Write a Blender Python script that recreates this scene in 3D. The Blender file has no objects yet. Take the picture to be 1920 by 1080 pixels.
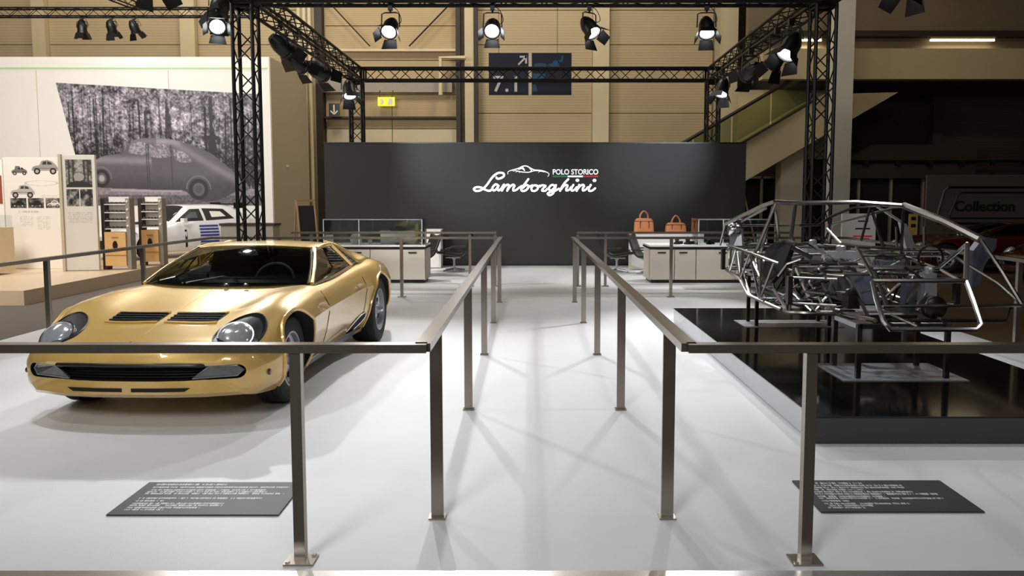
import bpy, bmesh, math, random
import numpy as np
from mathutils import Vector, Matrix
from mathutils.bvhtree import BVHTree
SC = bpy.context.scene
COL = SC.collection
PI = math.pi
R = math.radians
random.seed(7)
NR = np.random.RandomState(5)

# ------------------------------------------------------------------ camera, world, exposure
cam = bpy.data.cameras.new('camera')
cam.sensor_width = 36.0
cam.lens = 36.0 * 1540.0 / 1920.0
cam.shift_x = -33.0 / 1920.0
cam.shift_y = -38.0 / 1920.0
cam.clip_end = 200
camo = bpy.data.objects.new('camera', cam)
camo.location = (0, 0, 1.48)
camo.rotation_euler = (PI / 2 - math.atan(132 / 1540.0), 0, 0)
COL.objects.link(camo)
SC.camera = camo
SC.view_settings.view_transform = 'Standard'
SC.view_settings.look = 'None'
SC.view_settings.exposure = 0.0
SC.view_settings.gamma = 1.0
SC.view_settings.use_curve_mapping = False
W = bpy.data.worlds.new('hall_air')
SC.world = W
W.use_nodes = True
W.node_tree.nodes['Background'].inputs[0].default_value = (1.0, 0.93, 0.84, 1)
W.node_tree.nodes['Background'].inputs[1].default_value = 0.05
LAMP_W = 0.40


def area_lamp(loc, size, watts, col=(1, 1, 1), aim=None, sy=None):
    l = bpy.data.lights.new('hall_light', 'AREA')
    l.energy = watts
    l.color = col
    l.size = size
    if sy:
        l.shape = 'RECTANGLE'
        l.size_y = sy
    o = bpy.data.objects.new('hall_light', l)
    o.location = loc
    if aim:
        o.rotation_euler = (Vector(aim) - Vector(loc)).to_track_quat('-Z', 'Y').to_euler()
    COL.objects.link(o)
    return o


WARM = (1.0, 0.91, 0.76)
# hall lamps under the roof (far above the frame): a row before the rear wall, a grid over the stands; then added fill
for x, w in ((-13, 210), (-5.5, 380), (1.0, 400), (6.5, 60)):
    area_lamp((x, 19.5, 11.5), 2.2, w, WARM, aim=(x, 26, 4.2))
for x, y, w in ((-2.6, 5.5, 50), (1.6, 8.5, 30)):
    area_lamp((x, y, 9.5), 1.8, w, (1, 0.97, 0.93))
for x, y, w, ax, ay in ((-3.2, -3.5, 330, -2.6, 6.5), (3.0, -4.5, 110, 2.4, 6.5)):  # added unseen fill behind the camera, brightens the car and chassis fronts
    area_lamp((x, y, 5.5), 2.0, w, (0.98, 0.99, 1.0), aim=(ax, ay, 0.5))
for x, y, w in ((-8.3, 9.0, 480), (-9.0, 15.5, 200), (-12.5, 13.5, 190)):  # added unseen fill aimed at the neighbouring stand
    area_lamp((x, y, 6.2), 1.6, w, (1.0, 0.96, 0.90), aim=(x, y + 5.0, 1.8))

_l = bpy.data.lights.new('hall_spot', 'SPOT')   # added unseen fill that brightens the mezzanine front
_l.energy = 1400
_l.color = (1.0, 0.84, 0.56)
_l.spot_size = R(34)
_l.spot_blend = 1.0
_l.shadow_soft_size = 0.3
_o = bpy.data.objects.new('hall_spot', _l)
_o.location = (5.0, 8.5, 10.5)
_o.rotation_euler = (Vector((10.0, 22.4, 5.6)) - Vector(_o.location)).to_track_quat('-Z', 'Y').to_euler()
COL.objects.link(_o)


# ------------------------------------------------------------------ materials
def lin(c):
    return tuple(((v / 255.0) / 12.92 if v / 255.0 <= 0.04045 else ((v / 255.0 + 0.055) / 1.055) ** 2.4) for v in c)


def mat(name, rgb, rough=0.5, metal=0.0, var=0.06, scale=12.0, bump=0.0, bscale=60.0, coat=0.0, spec=None, stretch=None, emit=0.0):
    m = bpy.data.materials.new(name)
    m.use_nodes = True
    nt = m.node_tree
    b = nt.nodes['Principled BSDF']
    c = lin(rgb)
    tc = nt.nodes.new('ShaderNodeTexCoord')
    mp = nt.nodes.new('ShaderNodeMapping')
    if stretch:
        mp.inputs['Scale'].default_value = stretch
    nt.links.new(tc.outputs['Object'], mp.inputs[0])
    no = nt.nodes.new('ShaderNodeTexNoise')
    no.inputs['Scale'].default_value = scale
    no.inputs['Detail'].default_value = 4
    nt.links.new(mp.outputs[0], no.inputs['Vector'])
    mx = nt.nodes.new('ShaderNodeMix')
    mx.data_type = 'RGBA'
    mx.inputs[6].default_value = (*[max(0, v * (1 - var)) for v in c], 1)
    mx.inputs[7].default_value = (*[min(1, v * (1 + var)) for v in c], 1)
    nt.links.new(no.outputs['Fac'], mx.inputs[0])
    nt.links.new(mx.outputs[2], b.inputs['Base Color'])
    b.inputs['Roughness'].default_value = rough
    b.inputs['Metallic'].default_value = metal
    if coat:
        b.inputs['Coat Weight'].default_value = coat
        b.inputs['Coat Roughness'].default_value = 0.04
        b.inputs['Coat IOR'].default_value = 1.7
    if spec is not None:
        b.inputs['Specular IOR Level'].default_value = spec
    if emit:
        b.inputs['Emission Color'].default_value = (*c, 1)
        b.inputs['Emission Strength'].default_value = emit
    if bump:
        n2 = nt.nodes.new('ShaderNodeTexNoise')
        n2.inputs['Scale'].default_value = bscale
        nt.links.new(mp.outputs[0], n2.inputs['Vector'])
        bp = nt.nodes.new('ShaderNodeBump')
        bp.inputs['Strength'].default_value = bump
        bp.inputs['Distance'].default_value = 0.01
        nt.links.new(n2.outputs['Fac'], bp.inputs['Height'])
        nt.links.new(bp.outputs[0], b.inputs['Normal'])
    return m


def ribbed(name, rgb, pitch, rough=0.6, depth=0.6, var=0.08, axis='Z'):
    """cladding with fine horizontal ribs"""
    m = mat(name, rgb, rough, var=var, scale=1.2)
    nt = m.node_tree
    b = nt.nodes['Principled BSDF']
    tc = [n for n in nt.nodes if n.type == 'TEX_COORD'][0]
    wv = nt.nodes.new('ShaderNodeTexWave')
    wv.bands_direction = axis
    wv.wave_profile = 'SAW'
    wv.inputs['Scale'].default_value = 2 * PI / (20.0 * pitch)
    nt.links.new(tc.outputs['Object'], wv.inputs['Vector'])
    bp = nt.nodes.new('ShaderNodeBump')
    bp.inputs['Strength'].default_value = depth
    bp.inputs['Distance'].default_value = 0.02
    nt.links.new(wv.outputs['Fac'], bp.inputs['Height'])
    nt.links.new(bp.outputs[0], b.inputs['Normal'])
    src = b.inputs['Base Color'].links[0].from_socket
    rp = nt.nodes.new('ShaderNodeMapRange')  # rib shading multiplied into the base colour, darker at each groove
    rp.inputs[1].default_value = 0.0
    rp.inputs[2].default_value = 0.35
    rp.inputs[3].default_value = 0.72
    rp.inputs[4].default_value = 1.0
    nt.links.new(wv.outputs['Fac'], rp.inputs[0])
    ml = nt.nodes.new('ShaderNodeMix')
    ml.data_type = 'RGBA'
    ml.blend_type = 'MULTIPLY'
    ml.inputs[0].default_value = 1.0
    nt.links.new(src, ml.inputs[6])
    nt.links.new(rp.outputs[0], ml.inputs[7])
    nt.links.new(ml.outputs[2], b.inputs['Base Color'])
    return m


def glass(name, tint=(0.9, 0.96, 0.95), clear=0.9, rough=0.02):
    m = bpy.data.materials.new(name)
    m.use_nodes = True
    nt = m.node_tree
    nt.nodes.clear()
    out = nt.nodes.new('ShaderNodeOutputMaterial')
    tr = nt.nodes.new('ShaderNodeBsdfTransparent')
    tr.inputs[0].default_value = (*[v * clear for v in tint], 1)
    gl = nt.nodes.new('ShaderNodeBsdfGlossy')
    gl.inputs['Roughness'].default_value = rough
    fr = nt.nodes.new('ShaderNodeFresnel')
    fr.inputs[0].default_value = 1.5
    mx = nt.nodes.new('ShaderNodeMixShader')
    nt.links.new(fr.outputs[0], mx.inputs[0])
    nt.links.new(tr.outputs[0], mx.inputs[1])
    nt.links.new(gl.outputs[0], mx.inputs[2])
    nt.links.new(mx.outputs[0], out.inputs[0])
    return m


def vcol_mat(name, rough=0.55):
    m = bpy.data.materials.new(name)
    m.use_nodes = True
    nt = m.node_tree
    b = nt.nodes['Principled BSDF']
    a = nt.nodes.new('ShaderNodeAttribute')
    a.attribute_name = 'print'
    nt.links.new(a.outputs['Color'], b.inputs['Base Color'])
    b.inputs['Roughness'].default_value = rough
    return m


M = dict(
    stage=mat('white_stage_covering', (224, 224, 225), 0.5, var=0.03, scale=3.0, bump=0.06, bscale=140, spec=0.32),
    hallfloor=mat('grey_brown_carpet', (104, 95, 88), 0.9, var=0.12, scale=30, bump=0.2),
    darkwood=mat('dark_wood_floor', (96, 74, 50), 0.45, var=0.25, scale=4, stretch=(1, 12, 1)),
    lightwood=mat('light_wood_floor', (214, 190, 160), 0.4, var=0.08, scale=4, stretch=(1, 8, 1)),
    steel=mat('brushed_steel', (150, 142, 132), 0.24, 0.9, var=0.08, scale=60, stretch=(1, 1, 0.05)),
    silver=mat('silver_edge', (215, 213, 210), 0.25, 0.85),
    gold=mat('gold_paint', (217, 178, 98), 0.36, 0.30, var=0.03, scale=300, coat=1.0),
    red=mat('red_paint', (74, 12, 8), 0.3, 0.1, coat=0.7),
    white_paint=mat('white_paint', (235, 235, 238), 0.25, coat=0.6, var=0.02),
    black=mat('black_satin', (14, 14, 15), 0.4),
    matte=mat('matte_black', (10, 10, 10), 0.8),
    rubber=mat('tyre_rubber', (26, 26, 27), 0.75, bump=0.2, bscale=90),
    alloy=mat('grey_alloy', (176, 178, 182), 0.35, 0.75),
    chrome=mat('chrome', (220, 220, 223), 0.2, 1.0, var=0.02),
    tube=mat('bare_steel_tube', (150, 146, 140), 0.24, 1.0, var=0.15, scale=25),
    darktube=mat('dark_steel_tube', (58, 56, 54), 0.3, 0.9, var=0.2, scale=25),
    plinth=mat('black_gloss_acrylic', (9, 9, 10), 0.09, var=0.1, spec=0.6),
    skirt=mat('grey_gloss_skirt', (205, 208, 213), 0.3, var=0.03),  # floor reflection on the plinth side painted as pale grey; glass edges share it
    skirtdark=mat('dark_grey_skirt', (58, 58, 60), 0.5, var=0.05),
    truss=mat('black_truss_metal', (16, 15, 14), 0.45, 0.4),
    wall=mat('charcoal_fabric_wall', (43, 42, 42), 0.75, var=0.08, scale=60, bump=0.08, bscale=300),
    ribs=ribbed('beige_ribbed_cladding', (186, 166, 130), 0.085),
    ribs2=ribbed('tan_ribbed_cladding', (190, 166, 126), 0.06),
    door=mat('beige_door_panel', (196, 182, 150), 0.55, var=0.04, scale=3),
    pillar=mat('cream_pillar', (196, 180, 146), 0.6, var=0.04, scale=3),
    pillargrey=mat('grey_concrete_column', (186, 182, 172), 0.7, var=0.06, scale=3),
    concrete=mat('beige_concrete', (176, 160, 126), 0.75, var=0.06, scale=2),
    darkbeam=mat('dark_brown_steel', (44, 36, 28), 0.5),
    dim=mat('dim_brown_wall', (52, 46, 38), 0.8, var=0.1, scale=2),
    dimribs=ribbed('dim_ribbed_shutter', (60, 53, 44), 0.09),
    white=mat('white_panel', (238, 234, 228), 0.5, var=0.015),
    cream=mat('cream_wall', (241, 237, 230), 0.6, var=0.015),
    creamside=mat('cream_wall_side', (190, 178, 154), 0.7, var=0.03),  # shaded side of the cream wall as colour; also joints, frame, pillar
    counter=mat('beige_veneer_front', (206, 196, 180), 0.5, var=0.04, scale=3, stretch=(1, 1, 6)),
    leather=mat('tan_leather', (214, 140, 88), 0.5, var=0.15, bump=0.15),
    leatherdark=mat('brown_leather_trim', (120, 62, 34), 0.5, var=0.15),
    seat=mat('black_leather', (18, 18, 19), 0.42, var=0.1),
    wood=mat('oak_veneer', (222, 176, 116), 0.45, var=0.1, scale=5, stretch=(1, 1, 8)),
    palewood=mat('pale_wood', (226, 204, 166), 0.45, var=0.08, scale=5, stretch=(1, 1, 8)),
    easelwood=mat('brown_easel_wood', (150, 120, 88), 0.6, var=0.15),
    greybox=mat('grey_laminate', (150, 142, 128), 0.6, var=0.05),
    navy=mat('navy_sign', (16, 18, 42), 0.5),
    teal=mat('teal_print', (30, 92, 124), 0.5),
    signwhite=mat('white_lettering', (232, 226, 216), 0.5, var=0.02),
    logowhite=mat('white_logo', (250, 250, 250), 0.4, var=0.01, emit=0.45),  # slight glow put into the material to brighten the lettering
    green=mat('green_stripe', (40, 120, 70), 0.5, emit=0.15),  # faint glow added to brighten the stripe
    redstripe=mat('red_stripe', (190, 40, 50), 0.5, emit=0.15),  # faint glow added to brighten the stripe and printed lines
    blue=mat('blue_stripe', (60, 66, 150), 0.5),
    greenline=mat('pale_green_line', (178, 214, 160), 0.5),
    exit=mat('lit_yellow_sign', (226, 220, 40), 0.5, emit=0.8),
    pipe=mat('cream_pipe', (206, 190, 156), 0.45),
    glass=glass('clear_glass', (0.95, 0.99, 0.98), 0.98),
    carglass=glass('car_glass', (0.80, 0.90, 0.84), 0.85),
    smoke=glass('balustrade_glass', (0.72, 0.78, 0.62), 0.85),
    lampglass=mat('headlamp_glass', (196, 200, 204), 0.15, 0.5, var=0.35, scale=40, coat=0.8),
    amber=mat('smoked_indicator', (96, 95, 94), 0.2, 0.3, var=0.4, scale=30, coat=0.6),
    greymetal=mat('grey_blue_panel', (86, 90, 102), 0.4, 0.6),
    ochre=mat('ochre_card', (190, 150, 80), 0.6),
    print=vcol_mat('printed_picture'),
)


def emitter(name, col, s):
    m = bpy.data.materials.new(name)
    m.use_nodes = True
    b = m.node_tree.nodes['Principled BSDF']
    b.inputs['Base Color'].default_value = (0.8, 0.8, 0.8, 1)
    b.inputs['Emission Color'].default_value = (*col, 1)
    b.inputs['Emission Strength'].default_value = s
    return m


M['lens'] = emitter('lit_lens', (0.92, 0.96, 1.0), 12.0)
M['fluoro'] = emitter('fluorescent_tube', (1.0, 0.86, 0.55), 6.0)


# ------------------------------------------------------------------ mesh helpers
class MB:
    def __init__(s):
        s.v = []
        s.f = []
        s.m = []

    def add(s, vs, fs, mi=0):
        o = len(s.v)
        s.v += [tuple(p) for p in vs]
        s.f += [tuple(i + o for i in f) for f in fs]
        s.m += [mi] * len(fs)
        return s

    def box(s, c, size, rz=0.0, mi=0, rot=None, taper=1.0):
        x, y, z = [d / 2 for d in size]
        vs = [(-x, -y, -z), (x, -y, -z), (x, y, -z), (-x, y, -z), (-x * taper, -y * taper, z), (x * taper, -y * taper, z), (x * taper, y * taper, z), (-x * taper, y * taper, z)]
        Rm = rot if rot is not None else Matrix.Rotation(rz, 3, 'Z')
        vs = [Rm @ Vector(p) + Vector(c) for p in vs]
        return s.add(vs, [(0, 3, 2, 1), (4, 5, 6, 7), (0, 1, 5, 4), (1, 2, 6, 5), (2, 3, 7, 6), (3, 0, 4, 7)], mi)

    def tube(s, pts, r, n=8, closed=False, mi=0):
        pts = [Vector(p) for p in pts]
        rs = r if isinstance(r, (list, tuple)) else [r] * len(pts)
        vs, fs = [], []
        N = len(pts)
        up = None
        for i, p in enumerate(pts):
            a = pts[(i - 1) % N] if (i > 0 or closed) else p
            b = pts[(i + 1) % N] if (i < N - 1 or closed) else p
            d = (b - a).normalized()
            if up is None:
                up = Vector((0, 0, 1)) if abs(d.z) < 0.9 else Vector((0, 1, 0))
            x = d.cross(up).normalized()
            y = x.cross(d).normalized()
            up = y
            for k in range(n):
                t = 2 * PI * k / n
                vs.append(p + (x * math.cos(t) + y * math.sin(t)) * rs[i])
        L = N if closed else N - 1
        for i in range(L):
            for k in range(n):
                a0, a1 = i * n + k, i * n + (k + 1) % n
                b0, b1 = ((i + 1) % N) * n + k, ((i + 1) % N) * n + (k + 1) % n
                fs.append((a0, b0, b1, a1))
        if not closed:
            fs.append(tuple(range(n)))
            fs.append(tuple((N - 1) * n + k for k in reversed(range(n))))
        return s.add(vs, fs, mi)

    def lathe(s, prof, n=24, axis='Z', c=(0, 0, 0), mi=0, mat3=None):
        """prof: list of (radius, along)"""
        vs, fs = [], []
        for r, h in prof:
            for k in range(n):
                t = 2 * PI * k / n
                p = {'Z': (r * math.cos(t), r * math.sin(t), h), 'X': (h, r * math.cos(t), r * math.sin(t)), 'Y': (r * math.cos(t), h, r * math.sin(t))}[axis]
                p = Vector(p)
                if mat3 is not None:
                    p = mat3 @ p
                vs.append(p + Vector(c))
        for i in range(len(prof) - 1):
            for k in range(n):
                k2 = (k + 1) % n
                fs.append((i * n + k, i * n + k2, (i + 1) * n + k2, (i + 1) * n + k))
        if prof[0][0] > 1e-5:
            fs.append(tuple(reversed(range(n))))
        if prof[-1][0] > 1e-5:
            fs.append(tuple((len(prof) - 1) * n + k for k in range(n)))
        return s.add(vs, fs, mi)

    def prism(s, poly, d, mi=0):
        """poly: 3D points of a flat outline; d: extrusion vector"""
        d = Vector(d)
        n = len(poly)
        a = [Vector(p) for p in poly]
        vs = a + [p + d for p in a]
        fs = [tuple(range(n)), tuple(reversed(range(n, 2 * n)))]
        fs += [(i, i + n, (i + 1) % n + n, (i + 1) % n) for i in range(n)]
        return s.add(vs, fs, mi)

    def grid(s, G, mi=0, flip=False):
        """G[i][j] of 3D points"""
        a, b = len(G), len(G[0])
        vs = [p for row in G for p in row]
        fs = []
        for i in range(a - 1):
            for j in range(b - 1):
                q = (i * b + j, i * b + j + 1, (i + 1) * b + j + 1, (i + 1) * b + j)
                fs.append(q[::-1] if flip else q)
        return s.add(vs, fs, mi)

    def mesh(s, name, mats, smooth=False, angle=40, fix=True):
        me = bpy.data.meshes.new(name)
        me.from_pydata([tuple(p) for p in s.v], [], s.f)
        for m_ in (mats if isinstance(mats, (list, tuple)) else [mats]):
            me.materials.append(m_)
        if len(set(s.m)) > 1:
            me.polygons.foreach_set('material_index', s.m)
        if fix:
            bm = bmesh.new()
            bm.from_mesh(me)
            bmesh.ops.recalc_face_normals(bm, faces=bm.faces)
            bm.to_mesh(me)
            bm.free()
        if smooth:
            me.polygons.foreach_set('use_smooth', [True] * len(me.polygons))
            me.set_sharp_from_angle(angle=R(angle))
        me.update()
        return me

    def build(s, name, mats, parent=None, smooth=False, angle=40, loc=None, fix=True):
        return link(name, s.mesh(name, mats, smooth, angle, fix), parent, loc)


def link(name, me, parent=None, loc=None):
    o = bpy.data.objects.new(name, me)
    if parent is not None:
        o.parent = parent
    if loc is not None:
        o.location = loc
    COL.objects.link(o)
    return o


def tag(o, label=None, cat=None, group=None, kind=None):
    if label:
        o['label'] = label
    if cat:
        o['category'] = cat
    if group:
        o['group'] = group
    if kind:
        o['kind'] = kind
    return o


def thing(name, label, cat, loc=(0, 0, 0), rz=0.0, group=None):
    o = bpy.data.objects.new(name, None)
    o.empty_display_size = 0.1
    o.location = loc
    o.rotation_euler = (0, 0, rz)
    COL.objects.link(o)
    return tag(o, label, cat, group)


def struct(o):
    o['kind'] = 'structure'
    return o


def copy_tree(o, parent=None):
    c = o.copy()
    COL.objects.link(c)
    if parent is not None:
        c.parent = parent
    for ch in [k for k in SC.objects if k.parent == o]:
        copy_tree(ch, c)
    return c


def bool_cut(o, cutters):
    for c in cutters:
        md = o.modifiers.new('cut', 'BOOLEAN')
        md.operation = 'DIFFERENCE'
        md.solver = 'EXACT'
        md.object = c
    bpy.context.view_layer.update()
    dg = bpy.context.evaluated_depsgraph_get()
    me = bpy.data.meshes.new_from_object(o.evaluated_get(dg))
    o.modifiers.clear()
    o.data = me
    for c in cutters:
        bpy.data.objects.remove(c, do_unlink=True)
    return o


def smooth_mesh(me, angle=35):
    me.polygons.foreach_set('use_smooth', [True] * len(me.polygons))
    me.set_sharp_from_angle(angle=R(angle))


def text_mesh(body, size, extrude=0.004, offset=0.0, spacing=1.0):
    cu = bpy.data.curves.new('lettering', 'FONT')
    cu.body = body
    cu.size = size
    cu.extrude = extrude
    cu.offset = offset
    cu.space_character = spacing
    cu.align_x = 'LEFT'
    o = bpy.data.objects.new('lettering', cu)
    COL.objects.link(o)
    bpy.context.view_layer.update()
    me = bpy.data.meshes.new_from_object(o.evaluated_get(bpy.context.evaluated_depsgraph_get()))
    bpy.data.objects.remove(o, do_unlink=True)
    return me


def pchip(x, y, xs):
    x = np.asarray(x, float)
    y = np.asarray(y, float)
    h = np.diff(x)
    d = np.diff(y, axis=0) / h.reshape(-1, *([1] * (y.ndim - 1)))
    m = np.zeros_like(y)
    m[0], m[-1] = d[0], d[-1]
    for i in range(1, len(x) - 1):
        p, q = d[i - 1], d[i]
        w1, w2 = 2 * h[i] + h[i - 1], h[i] + 2 * h[i - 1]
        with np.errstate(divide='ignore', invalid='ignore'):
            hm = (w1 + w2) / (w1 / p + w2 / q)
        m[i] = np.where(p * q > 0, hm, 0)
    k = np.clip(np.searchsorted(x, xs) - 1, 0, len(x) - 2)
    t = (xs - x[k]) / h[k]
    t = t.reshape(-1, *([1] * (y.ndim - 1)))
    hk = h[k].reshape(t.shape)
    return (2 * t**3 - 3 * t**2 + 1) * y[k] + (t**3 - 2 * t**2 + t) * hk * m[k] + (-2 * t**3 + 3 * t**2) * y[k + 1] + (t**3 - t**2) * hk * m[k + 1]


def catmull(P, n):
    """resample a polyline of points (k,2) smoothly into n points by parameter"""
    P = np.asarray(P, float)
    L = np.concatenate([[0], np.cumsum(np.maximum(1e-6, np.linalg.norm(np.diff(P, axis=0), axis=1) ** 0.5))])
    T = np.zeros_like(P)
    for i in range(len(P)):
        a, b = max(0, i - 1), min(len(P) - 1, i + 1)
        T[i] = (P[b] - P[a]) / (L[b] - L[a])
    xs = np.linspace(0, L[-1], n)
    k = np.clip(np.searchsorted(L, xs) - 1, 0, len(L) - 2)
    h = L[k + 1] - L[k]
    t = ((xs - L[k]) / h)[:, None]
    h = h[:, None]
    return (2 * t**3 - 3 * t**2 + 1) * P[k] + (t**3 - 2 * t**2 + t) * h * T[k] + (-2 * t**3 + 3 * t**2) * P[k + 1] + (t**3 - t**2) * h * T[k + 1]


def smooth3(pts, n):
    return [Vector(p) for p in catmull(pts, n)]


# ------------------------------------------------------------------ setting: floors and stage
struct(MB().box((0, 14, -0.17), (60, 44, 0.1)).build('floor', M['hallfloor']))
st = struct(MB().box((-0.37, 10.9, -0.06), (10.25, 15.5, 0.12)).build('floor_stage', M['stage']))
struct(MB().box((-0.37, 3.118, -0.035), (10.3, 0.05, 0.08)).build('trim_1', M['silver']))
struct(MB().box((10.3, 14.0, -0.115), (11.0, 21.0, 0.02)).build('floor_right', M['darkwood']))
struct(MB().box((-12.6, 17.0, -0.01), (10.2, 9.8, 0.22)).build('floor_podium', M['lightwood']))
struct(MB().box((0, 14, 12.6), (60, 44, 0.2)).build('ceiling', M['dim']))

# ------------------------------------------------------------------ setting: rear hall wall
YW = 26.0
wb = struct(MB().box((-8.6, YW + 0.25, 6.2), (29.6, 0.3, 12.8)).build('wall_back', M['pillar']))
bays = [(-20, -15.3, 'ribs'), (-14.9, -10.75, 'ribs'), (-10.3, -7.2, 'ribs'), (-6.35, -2.25, 'ribs2'), (-1.62, 1.95, 'ribs'), (2.45, 5.7, 'ribs')]
for x0, x1, mk in bays:
    z = -0.1
    while z < 11:
        h = 1.05
        if mk == 'ribs2' and z < 3.6:
            h = 0.62
        me_m = M['door'] if (mk == 'ribs2' and z + h < 4.2) else M[mk]
        nseg = 2 if (mk == 'ribs2' and z < 3.7) else 1
        for k in range(nseg):
            a = x0 + (x1 - x0) * k / nseg
            b = x0 + (x1 - x0) * (k + 1) / nseg
            MB().box(((a + b) / 2, YW + 0.05, z + h / 2), (b - a - 0.02, 0.1, h - 0.025)).build('wall_panel', me_m, wb)
        z += h
for x0, x1, dy, mk in ((-15.3, -14.9, 0.28, 'pillar'), (-10.75, -10.3, 0.28, 'pillar'), (-2.0, -1.62, 0.32, 'pillar'), (1.95, 2.45, 0.34, 'pillar'),
                       (-6.6, -6.38, 0.35, 'darkbeam'), (-2.27, -2.13, 0.36, 'darkbeam'), (-1.72, -1.6, 0.36, 'darkbeam')):
    MB().box(((x0 + x1) / 2, YW - dy / 2 + 0.05, 6), (x1 - x0, dy, 12.2)).build('pilaster', M[mk], wb)
for x0, x1, z, h, mk in ((-6.4, -2.4, 4.92, 0.4, 'greybox'), (-6.4, -2.2, 6.0, 0.07, 'pipe'), (-6.4, -2.2, 3.95, 0.06, 'darkbeam')):
    MB().box(((x0 + x1) / 2, YW - 0.12, z), (x1 - x0, 0.22, h)).build('rail', M[mk], wb)
for a, b in (((-6.3, 25.7, 7.6), (-4.9, 25.7, 6.1)), ((-2.3, 25.7, 7.5), (-3.7, 25.7, 6.1))):
    MB().tube([a, b], 0.025, 6).build('brace', M['darkbeam'], wb)
for xs in (-7.05, -6.88, -6.72):
    MB().tube([(xs, 25.6, 0), (xs, 25.6, 11)], 0.06, 10).build('pipe', M['pipe'], wb, True)
MB().tube([(-2.72, 25.5, 4.6), (-2.72, 25.5, 5.72), (-1.95, 25.5, 5.72)], 0.07, 10).build('pipe', M['pipe'], wb, True)

# hanging direction sign, exit sign, small arrow sign
t = thing('direction_sign', 'navy hanging sign with white arrow, 7.1 and a blue hall plan', 'sign', (0.013, 20.0, 3.93))
MB().box((-0.515, 0, 0.49), (0.95, 0.05, 0.99)).build('sign_panel', M['navy'], t)
MB().box((0.515, 0, 0.49), (0.95, 0.05, 0.99)).build('sign_panel', M['navy'], t)
MB().box((0, 0, 0.49), (0.035, 0.06, 1.0)).build('divider', M['signwhite'], t)
for x in (-0.75, 0.65):
    MB().tube([(x, 0, 0.98), (x, 0, 8.6)], 0.006, 5).build('suspension_wire', M['black'], t)
a = MB()
Rd = Matrix.Rotation(R(-45), 3, 'Y')
a.box((-0.19, -0.03, 0.80), (0.26, 0.012, 0.042), rot=Rd)
a.box((-0.165, -0.03, 0.895), (0.17, 0.012, 0.045))
a.box((-0.098, -0.03, 0.825), (0.045, 0.012, 0.18))
a.build('arrow', M['signwhite'], t)
me = text_mesh('7.1', 0.52, 0.006, 0.008, 1.1)
me.materials.clear()
me.materials.append(M['signwhite'])
o = link('lettering', me, t, (-0.90, -0.033, 0.08))
o.rotation_euler = (PI / 2, 0, 0)
b = MB()
for poly in ([(.10, .60), (.36, .60), (.40, .70), (.36, .74), (.16, .75), (.10, .72)], [(.38, .68), (.48, .69), (.52, .60), (.62, .60), (.70, .68), (.70, .78), (.60, .82), (.52, .74), (.46, .73)],
             [(.68, .74), (.78, .78), (.80, .92), (.75, .92), (.73, .82), (.66, .80)], [(.06, .32), (.36, .32), (.36, .50), (.06, .50)], [(.06, .08), (.18, .08), (.14, .24), (.06, .24)]):
    b.prism([(x, -0.034, z) for x, z in poly], (0, 0.012, 0))
b.build('hall_plan', M['teal'], t)

t = thing('exit_sign', 'lit yellow green emergency exit sign hanging before the rear wall', 'sign', (-4.43, 25.75, 4.29))
MB().box((0, 0, 0.14), (0.52, 0.07, 0.27)).build('sign_box', M['exit'], t)
a = MB()
a.prism([(-.2, -.045, .05), (-.1, -.045, .05), (-.06, -.045, .14), (-.1, -.045, .22), (-.2, -.045, .22), (-.16, -.045, .13)], (0, .01, 0)).build('pictogram', M['signwhite'], t)
a = MB()
a.prism([(.04, -.045, .04), (.2, -.045, .04), (.2, -.045, .23), (.08, -.045, .23)], (0, .01, 0))
a.build('pictogram', M['signwhite'], t)
for x in (-0.2, 0.2):
    MB().tube([(x, 0, 0.27), (x, 0, 0.48)], 0.012, 6).build('hanger', M['black'], t)

t = thing('arrow_sign', 'small dark sign with white down arrow at the rear door', 'sign', (-6.0, 25.55, 3.95))
MB().box((0, 0, 0.2), (0.32, 0.05, 0.40)).build('sign_panel', M['black'], t)
a = MB()
a.box((0, -0.03, 0.24), (0.045, 0.012, 0.24))
a.box((-0.055, -0.03, 0.125), (0.15, 0.012, 0.04), rot=Matrix.Rotation(R(45), 3, 'Y'))
a.box((0.055, -0.03, 0.125), (0.15, 0.012, 0.04), rot=Matrix.Rotation(R(-45), 3, 'Y'))
a.build('arrow', M['signwhite'], t)

# ------------------------------------------------------------------ setting: mezzanine, stair, columns on the right
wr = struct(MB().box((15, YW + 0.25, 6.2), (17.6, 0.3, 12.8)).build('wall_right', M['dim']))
struct(MB().box((6.05, 25.4, 6.0), (0.42, 0.5, 12)).build('column_1', M['pillar']))
struct(MB().box((8.22, 22.0, 6.0), (0.46, 0.46, 12)).build('column_2', M['pillargrey']))
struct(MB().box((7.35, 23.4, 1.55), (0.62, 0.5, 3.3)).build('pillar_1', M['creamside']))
mz = struct(MB().box((14.0, 22.4, 5.02), (15.6, 0.35, 0.80)).build('beam_mezzanine', M['concrete']))
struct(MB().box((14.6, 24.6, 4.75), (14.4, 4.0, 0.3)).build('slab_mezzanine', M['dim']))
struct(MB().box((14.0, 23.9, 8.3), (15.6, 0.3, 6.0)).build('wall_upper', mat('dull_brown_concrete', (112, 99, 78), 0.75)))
struct(MB().box((14.0, 23.6, 6.05), (15.6, 0.30, 0.16)).build('beam_upper', M['darkbeam']))
for x, ln in ((12.16, 1.8), (7.9, 0.6)):
    tl = thing('fluorescent_light', 'long lit tube lamp over the right mezzanine beam' if x > 10 else 'short lit tube lamp glimpsed behind the right truss tower', 'lamp', (x, 23.55, 5.85), 0)
    MB().box((0, 0, 0.09), (ln, 0.12, 0.06)).build('housing', M['concrete'], tl)
    MB().tube([(-ln / 2, 0, 0.03), (ln / 2, 0, 0.03)], 0.03, 8).build('tube', M['fluoro'], tl)
    area_lamp((x, 23.45, 5.8), ln, 26, (1.0, 0.83, 0.5), sy=0.1)
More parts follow.
